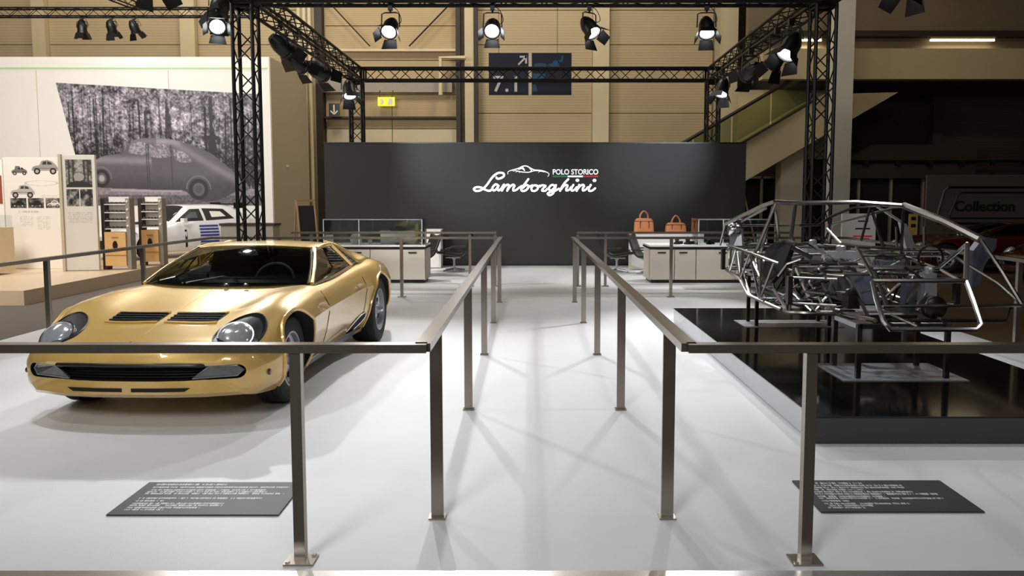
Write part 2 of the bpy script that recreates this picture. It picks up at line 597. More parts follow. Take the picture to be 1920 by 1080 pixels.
# stair: stringer, glass balustrade, handrail, all rising to the right
ys = 22.6
sx0, sz0, sx1, sz1 = 3.2, 2.05, 9.9, 6.0
slope = 0.585


def stz(x, px0=6.0, z0=3.10):
    return z0 + (x - px0) * slope


stp = struct(MB().prism([(4.0, ys, stz(4.0) - 1.12), (10.0, ys, stz(10.0) - 1.12), (8.0, ys, stz(8.0)), (4.0, ys, stz(4.0))], (0, 1.4, 0)).build('stair_stringer', M['concrete']))
t = thing('stair_balustrade', 'glass stair balustrade with dark handrail climbing to the mezzanine', 'balustrade', (0, ys - 0.02, 0))
x = 3.4
while x < 7.6:
    x2 = x + 1.05
    MB().prism([(x + 0.02, 0, stz(x + 0.02) + 0.02), (x2 - 0.02, 0, stz(x2 - 0.02) + 0.02), (x2 - 0.02, 0, stz(x2 - 0.02) + 0.86), (x + 0.02, 0, stz(x + 0.02) + 0.86)], (0, 0.02, 0)).build('glass_pane', M['smoke'], t)
    x = x2
MB().tube([(3.2, -0.02, stz(3.2) + 0.92), (7.8, -0.02, stz(7.8) + 0.92)], 0.05, 8).build('handrail', M['darkbeam'], t)
MB().tube([(3.2, -0.02, stz(3.2)), (7.8, -0.02, stz(7.8))], 0.03, 8).build('bottom_rail', M['darkbeam'], t)
struct(MB().box((7.6, 24.4, 3.6), (3.0, 0.2, 2.0)).build('wall_stair', M['concrete']))  # backing added so the stair glass does not look black
# dark partition with mullions, fascia, shutter
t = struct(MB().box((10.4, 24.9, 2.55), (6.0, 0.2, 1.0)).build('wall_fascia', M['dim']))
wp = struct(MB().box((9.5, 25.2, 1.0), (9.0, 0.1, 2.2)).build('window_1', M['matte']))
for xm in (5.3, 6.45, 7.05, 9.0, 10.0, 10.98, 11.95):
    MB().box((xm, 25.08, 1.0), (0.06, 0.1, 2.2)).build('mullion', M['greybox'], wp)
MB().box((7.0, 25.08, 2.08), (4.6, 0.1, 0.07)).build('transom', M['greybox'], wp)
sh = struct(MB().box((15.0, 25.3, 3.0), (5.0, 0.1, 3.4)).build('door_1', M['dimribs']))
MB().box((12.35, 25.2, 3.0), (0.3, 0.2, 3.6)).build('door_frame', M['dim'], sh)
MB().tube([(8.7, 24.7, 2.55), (17, 24.7, 2.55)], 0.04, 6).build('rail', M['black'], sh)
for k in range(9):
    MB().box((9.1 + k * 0.95, 24.7, 2.5), (0.16, 0.1, 0.12)).build('bracket', M['black'], sh)

# ------------------------------------------------------------------ charcoal back wall with raised lettering
bw = tag(MB().box((0, 0, 1.32), (9.08, 0.16, 2.64)).build('display_wall', M['wall'], None, loc=(0.12, 17.89, 0)), 'wide charcoal display wall with white script lettering', 'wall')
for z in (0.02, 2.645):
    MB().box((0, 0.0, z), (9.1, 0.18, 0.03)).build('edge_strip', M['black'], bw)


def ribbon(mb, pts, w, z0=0.0, n=28, taper=0.0):
    """flat stroke of width w along a 2D polyline, with round ends"""
    P = catmull(pts, n)
    T = np.gradient(P, axis=0)
    T /= np.maximum(1e-9, np.linalg.norm(T, axis=1))[:, None]
    N = np.stack([-T[:, 1], T[:, 0]], 1)
    ww = np.full(n, w / 2.0)
    if taper:
        e = np.linspace(-1, 1, n)
        ww = ww * (1 - taper * np.abs(e) ** 3)
    Lp, Rp = P + N * ww[:, None], P - N * ww[:, None]
    d = 0.02
    G = [[(p[0], z0, p[1]) for p in Lp], [(p[0], z0 - d, p[1]) for p in Lp], [(p[0], z0 - d, p[1]) for p in Rp], [(p[0], z0, p[1]) for p in Rp]]
    mb.grid(G)
    for p, r in ((P[0], ww[0]), (P[-1], ww[-1])):
        c = [(p[0] + r * math.cos(2 * PI * k / 12), z0, p[1] + r * math.sin(2 * PI * k / 12)) for k in range(12)]
        mb.prism(c, (0, -d, 0))


def zc(pts):   # lettering drawn on a 1920 x 812 drawing, 7.385 units to 11.57 mm
    k = 0.01157 / 7.385
    return [((x - 900) * k, (430 - y) * k) for x, y in pts]


script = [
    [(385, 360), (400, 378), (445, 372), (490, 340), (480, 305), (420, 298), (360, 330), (310, 385), (265, 450), (215, 505), (160, 540), (100, 545), (75, 518), (110, 495), (170, 498), (230, 528), (290, 545), (330, 520)],
    [(415, 475), (380, 455), (345, 480), (330, 515), (350, 540), (385, 520), (415, 470), (402, 515), (418, 540), (455, 510), (480, 470)],
    [(490, 458), (478, 500), (462, 543)], [(470, 525), (500, 485), (540, 460), (560, 475), (545, 510), (535, 543)],
    [(545, 525), (575, 485), (615, 460), (635, 475), (618, 510), (620, 540), (655, 533), (700, 500), (735, 478)],
    [(825, 385), (780, 445), (735, 505), (728, 535), (760, 548), (805, 525), (828, 490), (812, 465), (780, 475), (750, 505)],
    [(825, 490), (880, 470)],
    [(940, 475), (900, 470), (868, 505), (876, 540), (915, 545), (955, 515), (952, 478), (930, 470)], [(950, 485), (985, 475)],
    [(985, 485), (1015, 468), (1062, 478), (1030, 510), (1015, 540), (1055, 545), (1090, 515)],
    [(1195, 480), (1155, 462), (1115, 492), (1112, 530), (1145, 535), (1180, 505), (1200, 470)],
    [(1205, 465), (1190, 530), (1160, 585), (1115, 605), (1092, 582), (1130, 560), (1200, 540), (1245, 515)],
    [(1375, 385), (1330, 430), (1285, 495), (1262, 545)], [(1275, 525), (1310, 482), (1350, 462), (1365, 480), (1348, 512), (1350, 540), (1385, 530), (1415, 495)],
    [(1445, 462), (1418, 515), (1425, 542), (1460, 530), (1490, 495)],
    [(1525, 462), (1510, 500), (1490, 545)], [(1500, 525), (1535, 482), (1575, 460), (1592, 478), (1575, 512), (1578, 540), (1612, 530), (1645, 495)],
    [(1685, 462), (1658, 515), (1665, 545), (1705, 540), (1745, 510)],
]
a = MB()
for s_ in script:
    ribbon(a, zc(s_), 29 * 0.01157 / 7.385, n=8 * len(s_))
for c in ((1500, 400), (1735, 402)):
    p = zc([c])[0]
    a.prism([(p[0] + 0.042 * math.cos(2 * PI * k / 14), 0, p[1] + 0.036 * math.sin(2 * PI * k / 14)) for k in range(14)], (0, -0.02, 0))
LZ = 1.80
LY = -0.083
a.build('script_lettering', M['logowhite'], bw, loc=(-0.03, LY, LZ - 1e-3))
a = MB()
for pts, w in (([(545, 318), (545, 285), (600, 262), (690, 238), (745, 210), (800, 206), (850, 232), (905, 258), (985, 265), (1060, 282), (1112, 315), (1092, 350)], 15), ([(610, 275), (660, 270), (720, 285), (830, 290), (905, 272), (985, 272)], 12),
               ([(690, 250), (740, 232), (775, 268)], 26), ([(650, 290), (690, 275), (708, 298)], 8), ([(960, 298), (985, 278), (1060, 290)], 8), ([(840, 240), (870, 262), (850, 280)], 10)):
    ribbon(a, zc(pts), w * 0.01157 / 7.385, taper=0.6)
a.build('car_outline', M['logowhite'], bw, loc=(-0.03, LY, LZ))
me = text_mesh('POLO STORICO', 0.158, 0.008, 0.003, 1.0)
me.materials.clear()
me.materials.append(M['logowhite'])
wtx = max(v.co.x for v in me.vertices)
for v in me.vertices:
    v.co.x *= 0.985 / wtx
o = link('block_lettering', me, bw, (-0.03 + 0.402, LY - 0.008, LZ + 0.172))
o.rotation_euler = (PI / 2, 0, 0)
for k, mk in enumerate(('green', 'logowhite', 'redstripe')):
    MB().box((0, 0, 0), (0.328, 0.02, 0.036)).build('flag_stripe', M[mk], bw, loc=(-0.03 + 0.402 + 0.164 + k * 0.328, LY, LZ + 0.13))
MB().tube([(4.55, 0.12, 1.6), (4.95, 0.1, 0.0)], 0.02, 6).build('prop', M['greybox'], bw)

# ------------------------------------------------------------------ trusses
TW = 0.31
_brace = {}


def truss(p0, p1, label, w=TW, rc=0.026, rb=0.0095, pitch=0.27, faces=(0, 1, 2, 3)):
    p0, p1 = Vector(p0), Vector(p1)
    d = p1 - p0
    L = d.length
    t = thing('truss', label, 'truss', p0)
    q = d.to_track_quat('Z', 'X' if abs(d.normalized().z) < 0.9 else 'Y').to_matrix()
    h = w / 2 - rc
    cs = [(-h, -h), (h, -h), (h, h), (-h, h)]
    for a_, b_ in cs:
        MB().tube([q @ Vector((a_, b_, 0)), q @ Vector((a_, b_, L))], rc, 8).build('chord', M['truss'], t, True)
    n = max(2, round(L / pitch))
    st_ = L / n
    key = (round(st_, 3), w)
    ln = math.hypot(st_, 2 * h)
    if key not in _brace:
        _brace[key] = MB().tube([(0, 0, -ln / 2), (0, 0, ln / 2)], rb, 5).mesh('brace', M['truss'])
    for fi in faces:
        A, B = Vector((*cs[fi], 0)), Vector((*cs[(fi + 1) % 4], 0))
        for k in range(n):
            za, zb = (k * st_, (k + 1) * st_)
            s_, e_ = (A, B) if k % 2 == 0 else (B, A)
            a_, b_ = s_ + Vector((0, 0, za)), e_ + Vector((0, 0, zb))
            o = link('brace', _brace[key], t, q @ ((a_ + b_) / 2))
            o.rotation_euler = (q @ (b_ - a_)).to_track_quat('Z', 'Y').to_euler()
    for k in (0, L):   # end frames
        MB().tube([q @ Vector((a_, b_, min(max(k, rc), L - rc))) for a_, b_ in cs], rc * 0.8, 6, closed=True).build('end_frame', M['truss'], t)
    return t


ZB, ZT = 4.16, 4.0
YN, YF = 11.1, 18.3
XL, XR = -3.76, 3.88
XFR = 4.02
XFL = -3.80
tower_foot = []
for x, y, lb in ((XL, YN, 'black lattice truss tower behind the gold car'), (XR, YN, 'black lattice truss tower behind the bare tube chassis'),
                 (XFL, YF, 'black truss tower rising behind the left end of the charcoal wall'), (XFR, YF, 'black truss tower rising behind the right end of the charcoal wall')):
    t = truss((x, y, 0.02), (x, y, ZT), lb, faces=(0, 1, 2, 3))
    MB().box((0, 0, -0.01), (0.5, 0.5, 0.02)).build('base_plate', M['truss'], t)
truss((XL + .16, YN, ZB), (XR - .16, YN, ZB), 'black lattice truss beam across the top front, carrying four lit spotlights')
truss((XFL + .16, YF, ZB), (XFR - .16, YF, ZB), 'black lattice truss beam above the charcoal wall, before the hanging sign')
truss((XL, YN + .16, ZB), (XFL, YF - .16, ZB), 'black lattice truss beam receding on the left to the rear tower')
truss((XR, YN + .16, ZB), (XFR, YF - .16, ZB), 'black lattice truss beam receding on the right to the rear tower')
truss((XL, YN - .16, ZB), (XL, 3.0, ZB), 'black truss beam running forward above the gold car', faces=(0, 2))
truss((XR, YN - .16, ZB), (XR, 3.0, ZB), 'black truss beam running forward above the tube chassis', faces=(0, 2))
for x, y, lb in ((XL, YN, 'near left'), (XR, YN, 'near right'), (XFL, YF, 'far left'), (XFR, YF, 'far right')):
    t = thing('truss_corner', 'black cube corner joining truss beams at the %s tower top' % lb, 'truss corner', (x, y, ZT))
    h = 0.135
    pts = [(sx * h, sy * h, z) for z in (0.026, 0.296) for sx, sy in ((-1, -1), (1, -1), (1, 1), (-1, 1))]
    for i, j in ((0, 1), (1, 2), (2, 3), (3, 0), (4, 5), (5, 6), (6, 7), (7, 4), (0, 4), (1, 5), (2, 6), (3, 7), (0, 2), (5, 7), (0, 5), (2, 7)):
        MB().tube([pts[i], pts[j]], 0.024, 6).build('bar', M['truss'], t)
truss((-14.5, 20.9, 6.06), (-6.9, 20.9, 6.06), 'thin black truss with small spots before the neighbour wall', w=0.24, rc=0.02, rb=0.008, pitch=0.24)
truss((-9.6, 20.7, 6.18), (-10.6, 17.8, 6.42), 'thin black truss coming forward from the neighbour truss', w=0.24, rc=0.02, rb=0.008, pitch=0.24, faces=(0, 2))

# ------------------------------------------------------------------ stage spotlights
def spotlight(loc, aim, label, group, watts=0.0, size=1.0, lit=True, angle=58, col=(0.97, 0.98, 1.0), blend=0.55, drop=0.32):
    """fresnel lamp hanging under a beam at loc (the clamp), its head aimed at a point"""
    t = thing('stage_spotlight', label, 'spotlight', loc, 0, group)
    s = size
    piv = Vector((0, 0, -drop * s))
    d = (Vector(aim) - (Vector(loc) + piv)).normalized()
    q = d.to_track_quat('Z', 'Y').to_matrix()
    side = q @ Vector((1, 0, 0))
    MB().box((0, 0, -0.01 * s), (0.07 * s, 0.07 * s, 0.09 * s)).tube([(0, 0, -0.03 * s), (0, 0, -0.10 * s)], 0.016 * s, 8).build('clamp', M['black'], t)
    w = 0.15 * s
    up = Vector((0, 0, -0.09 * s))
    MB().tube([piv - side * w, up - side * w * 0.95 + Vector((0, 0, -0.02 * s)), up - side * w * 0.6, up + side * w * 0.6, up + side * w * 0.95 + Vector((0, 0, -0.02 * s)), piv + side * w], 0.011 * s, 6).build('yoke', M['black'], t)

    def P(x, y, z):
        return piv + q @ Vector((x * s, y * s, z * s))
    mb = MB()
    mb.lathe([(0.0, -0.20), (0.06, -0.20), (0.085, -0.16), (0.11, -0.10), (0.125, -0.04), (0.125, 0.10), (0.14, 0.11), (0.14, 0.15), (0.118, 0.15), (0.112, 0.125), (0.0, 0.125)], 18)
    mb.v = [tuple(piv + q @ (Vector(p) * s)) for p in mb.v]
    hb = mb.build('lamp_head', M['black'], t, True, 45)
    mb = MB().lathe([(0.0, 0.142), (0.06, 0.14), (0.108, 0.130), (0.108, 0.127), (0.0, 0.127)], 18)
    mb.v = [tuple(piv + q @ (Vector(p) * s)) for p in mb.v]
    mb.build('lens', M['lens'] if lit else M['lampglass'], hb, True)
    for k in range(4):
        c = math.cos(k * PI / 2), math.sin(k * PI / 2)
        def F(u, r, z):
            return P(c[0] * r - c[1] * u, c[1] * r + c[0] * u, z)
        b1, b2, ln, op = 0.10, (0.13 if k % 2 else 0.085), 0.16, 0.07
        quad = [F(-b1, 0.135, 0.15), F(b1, 0.135, 0.15), F(b2, 0.135 + op, 0.15 + ln), F(-b2, 0.135 + op, 0.15 + ln)]
        nrm = (quad[1] - quad[0]).cross(quad[3] - quad[0]).normalized()
        MB().prism(quad, nrm * 0.004 * s).build('barn_door', M['truss'], t)
    if watts:
        l = bpy.data.lights.new('spot', 'SPOT')
        l.energy = watts * LAMP_W
        l.spot_size = R(angle)
        l.spot_blend = blend
        l.shadow_soft_size = 0.06 * s
        l.color = col
        lo = bpy.data.objects.new('spot', l)
        lo.parent = t
        lo.location = P(0, 0, 0.16)
        lo.rotation_euler = d.to_track_quat('-Z', 'Y').to_euler()
        COL.objects.link(lo)
    # power lead
    MB().tube(smooth3([(0, 0, 0.02), (0.12 * s, 0.0, -0.06 * s), (0.17 * s, 0.02, -0.22 * s), P(0.03, -0.02, -0.2) + Vector((0.03 * s, 0, -0.03 * s)), P(0, 0, -0.19)], 14), 0.006 * s, 5).build('cable', M['black'], t)
    return t


GF = 'spotlights on the front truss beam'
ZH = 3.985
spotlight((-1.84, YN, ZH), (-2.3, 7.2, 0.2), 'lit spotlight on the front beam, leftmost of four, bright left flap', GF, 1300, 0.82, angle=76, blend=1.0)
spotlight((-0.49, YN, ZH), (-0.7, 6.4, 0.2), 'dazzling spotlight on the front beam just above the navy sign', GF, 1000, 0.82, angle=84, blend=1.0)
spotlight((0.79, YN, ZH), (2.7, 8.8, 0.4), 'spotlight on the front beam right of the navy sign, head tilted right', GF, 1050, 0.82, angle=76, blend=1.0)
spotlight((2.34, YN, ZH), (2.1, 8.4, 0.1), 'spotlight on the front beam, rightmost of four, pointing straight down', GF, 1050, 0.82, angle=76, blend=1.0)
GL = 'spotlights on the left truss beams'
spotlight((-4.15, YN + 0.05, 4.02), (-2.3, 6.0, 0.4), 'dazzling bare spotlight left of the near left tower', GL, 1300, 0.85, drop=0.28, angle=70, blend=0.8)
spotlight((-4.22, YN + 0.35, 4.30), (-6.2, 14.0, 0.5), 'dark spotlight head above the dazzling one at the left tower', GL, 0, lit=False, drop=0.24)
spotlight((-3.60, 12.15, ZH), (-1.0, 15.0, 1.0), 'spotlight nearest the tower on the left receding beam, upper of a pair', GL, 900, 1.0)
spotlight((-3.58, 12.9, ZH), (-0.5, 17.4, 1.3), 'smaller spotlight beside it on the left receding beam, lower of a pair', GL, 600, 0.9, drop=0.5)
spotlight((-3.62, 14.3, ZH), (-1.45, 17.8, 2.45), 'spotlight in the middle of the left receding beam', GL, 1500, 1.1, angle=46, blend=0.9, col=(0.90, 0.94, 1.0))
spotlight((-3.66, 16.9, ZH), (-2.8, 15.0, 0.4), 'spotlight at the far end of the left receding beam', GL, 1000, 1.05)
GR = 'spotlights on the right truss beams'
spotlight((3.74, 12.0, ZH), (1.6, 10.6, 0.2), 'large open spotlight nearest the tower on the right receding beam', GR, 700, 1.1)
spotlight((3.72, 12.6, ZH), (2.2, 15.0, 0.3), 'black spotlight turned away next to the large open one', GR, 700, 1.0, drop=0.42)
spotlight((3.78, 14.3, ZH), (2.7, 17.8, 2.5), 'spotlight in the middle of the right receding beam, aimed at the wall', GR, 1500, 1.1, angle=46, blend=0.9, col=(0.90, 0.94, 1.0))
spotlight((3.84, 16.6, ZH), (2.8, 15.2, 0.4), 'spotlight at the far end of the right receding beam by the rear tower', GR, 1000, 1.05)
GO = 'spotlights on the forward beams over the stand'
for i, (x, y, ax, ay, w, nm) in enumerate(((XL + .1, 8.2, -2.6, 8.0, 420, 'above the gold car roof'), (XL + .1, 5.6, -2.2, 5.6, 340, 'above the gold car bonnet'), (XL + .1, 3.6, -2.3, 5.2, 120, 'ahead of the gold car nose'),
                                        (XR - .1, 8.4, 2.6, 8.0, 320, 'above the far end of the tube chassis'), (XR - .1, 5.8, 2.2, 5.9, 260, 'above the near end of the tube chassis'), (XR - .1, 3.6, 1.4, 4.6, 60, 'ahead of the black plinth'))):
    spotlight((x, y, ZH), (ax, ay, 0.2), 'spotlight hanging from the forward truss beam ' + nm, GO, w, angle=70)
GS = 'small spots on the thin neighbour truss'
for x, dx, nm in ((-11.15, 0.0, 'short black can spot, leftmost of three on the thin truss'), (-10.42, 0.1, 'silver edged spot, middle of three on the thin truss'), (-9.85, 0.35, 'silver edged spot, rightmost of three on the thin truss')):
    spotlight((x, 20.9, 5.93), (x + dx * 3, 21.2, 2.2) if dx == 0 else (x + dx * 2, 22.6, 2.0), nm, GS, 0, 0.9, lit=dx != 0, drop=0.26)
spotlight((-11.7, 20.2, 6.9), (-11.9, 21.3, 3.0), 'black spot cut by the top of the picture at the left', GS, 0, 0.9, lit=False, drop=0.26)

# ------------------------------------------------------------------ railings round the two displays
PW, PT = 0.056, 0.022
post_me = MB().box((0, 0, 0.435), (PW, PT, 0.86)).mesh('post', M['steel'])
post_side_me = MB().box((0, 0, 0.435), (0.044, 0.044, 0.86)).mesh('post', M['steel'])
plate_me = MB().box((0, 0, 0.004), (0.12, 0.10, 0.008)).box((0.045, 0.035, 0.011), (0.016, 0.016, 0.008)).box((-0.045, -0.035, 0.011), (0.016, 0.016, 0.008)).mesh('base_plate', M['steel'])
plate_small_me = MB().box((0, 0, 0.004), (0.076, 0.07, 0.008)).mesh('base_plate', M['steel'])
RH = 0.882


def bar_rail(mb, a_, b_, w=0.062, h=0.034):
    a_, b_ = Vector(a_), Vector(b_)
    d = (b_ - a_).normalized()
    s_ = Vector((d.y, -d.x, 0)) * w / 2
    u = Vector((0, 0, h / 2))
    mb.prism([a_ + s_ + u, a_ - s_ + u, a_ - s_ - u, a_ + s_ - u], b_ - a_)
    return mb


def railing(label, group, rails, posts):
    t = thing('railing', label, 'railing', (0, 0, 0), 0, group)
    for a_, b_ in rails:
        bar_rail(MB(), (*a_, RH), (*b_, RH)).build('top_rail', M['steel'], t)
    for x, y, k in posts:
        p = link('post', post_me if k == 0 else post_side_me, t, (x, y, 0))
        link('base_plate', plate_small_me if k == 0 else plate_me, p)
    return t


AY = (3.70, 5.645, 7.65, 9.62, 11.53)
FY = 3.24
railing('brushed steel railing around the gold car', 'stand railings', [((-4.72, FY), (-0.41, FY)), ((-0.427, FY), (-0.427, 12.15)), ((-4.72, 12.15), (-0.41, 12.15)), ((-4.72, FY), (-4.72, 12.15))],
        [(-0.427, y, 0) for y in AY] + [(-0.933, FY, 1), (-2.6, FY, 1), (-4.72, 5.9, 1), (-4.72, 8.0, 1), (-4.72, 10.0, 1), (-3.7, 12.15, 1), (-1.9, 12.15, 1)])
railing('brushed steel railing around the tube chassis', 'stand railings', [((0.63, FY), (4.7, FY)), ((0.637, FY), (0.637, 12.15)), ((0.63, 12.15), (4.7, 12.15)), ((4.7, FY), (4.7, 12.15))],
        [(0.637, y, 0) for y in AY] + [(1.123, FY, 1), (2.9, FY, 1), (4.7, 5.2, 1), (4.7, 7.85, 1), (4.7, 10.2, 1), (2.1, 12.15, 1), (3.9, 12.15, 1)])
RH = 0.895
railing('steel railing before the glass showcase counter behind the gold car', 'counter railings', [((-3.95, 13.62), (-0.55, 13.62))], [(-3.62, 13.62, 1), (-0.99, 13.62, 1), (-0.57, 13.62, 1)])
railing('steel railing before the counter with the tan bags', 'counter railings', [((0.78, 13.62), (4.3, 13.62))], [(0.80, 13.62, 1), (1.26, 13.62, 1), (4.1, 13.62, 1)])

# ------------------------------------------------------------------ prints painted into mesh colours (flat pictures)
def noise2(X, Y, sc, seed=0, octv=4):
    rs = np.random.RandomState(seed)
    out = np.zeros_like(X)
    amp, tot = 1.0, 0.0
    for o_ in range(octv):
        g = rs.rand(64, 64)
        fx, fy = (X / sc * 2**o_) % 63, (Y / sc * 2**o_) % 63
        ix, iy = fx.astype(int), fy.astype(int)
        tx, ty = fx - ix, fy - iy
        tx, ty = tx * tx * (3 - 2 * tx), ty * ty * (3 - 2 * ty)
        v = (g[iy, ix] * (1 - tx) + g[iy, ix + 1] * tx) * (1 - ty) + (g[iy + 1, ix] * (1 - tx) + g[iy + 1, ix + 1] * tx) * ty
        out += v * amp
        tot += amp
        amp *= 0.55
    return out / tot


def inside(X, Y, poly):
    c = np.zeros(X.shape, bool)
    n = len(poly)
    for i in range(n):
        x1, y1 = poly[i]
        x2, y2 = poly[(i + 1) % n]
        if y1 == y2:
            continue
        k = ((y1 > Y) != (y2 > Y)) & (X < (x2 - x1) * (Y - y1) / (y2 - y1) + x1)
        c ^= k
    return c


def curve_poly(pts, n=60):
    return [tuple(p) for p in catmull(pts, n)]


def picture(name, corners, nx, ny, paint, parent, flip=False):
    """a flat print: a fine grid between four corners (top-left, top-right, bottom-right, bottom-left); paint(U, V) gives sRGB 0..1"""
    u = np.linspace(0, 1, nx)
    v = np.linspace(0, 1, ny)
    U, V = np.meshgrid(u, v)
    tl, tr, br, bl = [np.array(c, float) for c in corners]
    P = (tl[None, None] * ((1 - U) * (1 - V))[..., None] + tr * (U * (1 - V))[..., None] + br * (U * V)[..., None] + bl * ((1 - U) * V)[..., None])
    idx = np.arange(nx * ny).reshape(ny, nx)
    F = np.stack([idx[:-1, :-1], idx[1:, :-1], idx[1:, 1:], idx[:-1, 1:]], -1).reshape(-1, 4)
    me = bpy.data.meshes.new(name)
    me.vertices.add(nx * ny)
    me.vertices.foreach_set('co', P.reshape(-1))
    me.loops.add(F.size)
    me.loops.foreach_set('vertex_index', F.reshape(-1).astype(np.int32))
    me.polygons.add(len(F))
    me.polygons.foreach_set('loop_start', np.arange(0, F.size, 4, dtype=np.int32))
    me.update(calc_edges=True)
    c = np.clip(paint(U, V), 0, 1)
    c = np.where(c <= 0.04045, c / 12.92, ((c + 0.055) / 1.055) ** 2.4)
    at = me.color_attributes.new('print', 'FLOAT_COLOR', 'POINT')
    at.data.foreach_set('color', np.concatenate([c.reshape(-1, 3), np.ones((nx * ny, 1))], 1).astype(np.float32).reshape(-1))
    me.materials.append(M['print'])
    return link(name, me, parent)


def text_rows(U, V, rows, base, ink, seed=0, cw=0.006):
    """rows of small illegible print: (v centre, height, u start, u end)"""
    rs = np.random.RandomState(seed)
    k = np.zeros(U.shape)
    for v0, h, u0, u1 in rows:
        cells = rs.rand(600)
        words = rs.rand(600) > 0.16
        ci = np.clip(((U - u0) / cw).astype(int), 0, 599)
        fr = ((U - u0) / cw) % 1
        on = (np.abs(V - v0) < h / 2) & (U >= u0) & (U <= u1) & words[ci]
        g = (fr < 0.75) & ((np.abs(V - v0) < h * 0.32) | (cells[ci] > 0.4))
        k = np.maximum(k, on * g)
    return base * (1 - k[..., None]) + np.array(ink) * k[..., None]


# two information plates lying on the stage
def plate_paint(rows, seed):
    def f(U, V):
        b_ = np.ones(U.shape + (3,)) * np.array([0.17, 0.17, 0.175])
        return text_rows(U, V, rows, b_, (0.80, 0.80, 0.80), seed, 0.0085)
    return f


rowsL = [(.08, .05, .07, .52), (.17, .045, .07, .93), (.26, .045, .07, .80), (.32, .045, .07, .82), (.38, .045, .07, .93), (.52, .045, .07, .82), (.60, .045, .07, .24), (.68, .045, .07, .62), (.74, .045, .07, .62), (.80, .045, .07, .5), (.86, .045, .07, .3)]
rowsR = [(.10, .05, .07, .45), (.18, .05, .07, .70), (.25, .05, .07, .70), (.32, .05, .07, .42), (.39, .05, .07, .72), (.46, .05, .07, .86), (.54, .05, .07, .50), (.60, .05, .07, .86), (.68, .05, .07, .24), (.76, .05, .07, .60), (.82, .05, .07, .36), (.88, .05, .07, .30)]
for x0, x1, y0, y1, rows, sd, lb in ((-1.972, -1.17, 3.712, 4.149, rowsL, 3, 'dark grey information plate with white print on the floor before the gold car'), (1.370, 2.14, 3.748, 4.177, rowsR, 4, 'black information plate with white print on the floor before the black plinth')):
    pl = tag(MB().box(((x0 + x1) / 2, (y0 + y1) / 2, 0.004), (x1 - x0, y1 - y0, 0.006)).build('floor_plate', M['skirtdark']), lb, 'information plate', 'floor information plates')
    picture('printed_text', [(x0, y1, 0.0085), (x1, y1, 0.0085), (x1, y0, 0.0085), (x0, y0, 0.0085)], 300, 90, plate_paint(rows, sd), pl)

# ------------------------------------------------------------------ neighbouring stand on the left
NW = tag(MB().box((0, 0, 2.49), (12.0, 0.02, 4.98)).box((0, 1.72, 2.49), (12.0, 3.4, 5.0)).build('exhibition_wall', M['cream'], None, loc=(-12.70, 21.5, 0.09)), 'tall cream exhibition wall carrying a black and white car mural', 'wall')
MB().box((6.012, 1.72, 2.49), (0.02, 3.42, 5.0)).build('side_panel', M['creamside'], NW)  # darker sheet: shade on the wall's side put into its colour
MB().box((0, -0.02, 4.70), (11.9, 0.02, 0.035)).build('edge_strip', M['greenline'], NW)
for k in range(7):   # panel joints
    if k not in (4,):
        MB().box((-5.1 + k * 1.7, -0.012, 2.4), (0.012, 0.006, 4.5)).build('joint_strip', M['creamside'], NW)
MB().box((6.03, 1.3, 2.25), (0.03, 0.12, 0.06)).build('fitting', M['white'], NW)


def q21(x, y):   # drawing units of the mural -> local wall coordinates
    return ((x - 120) * 0.01396 + (-12.19) + 12.70, 1.40 + (370 - y) * 0.01396)


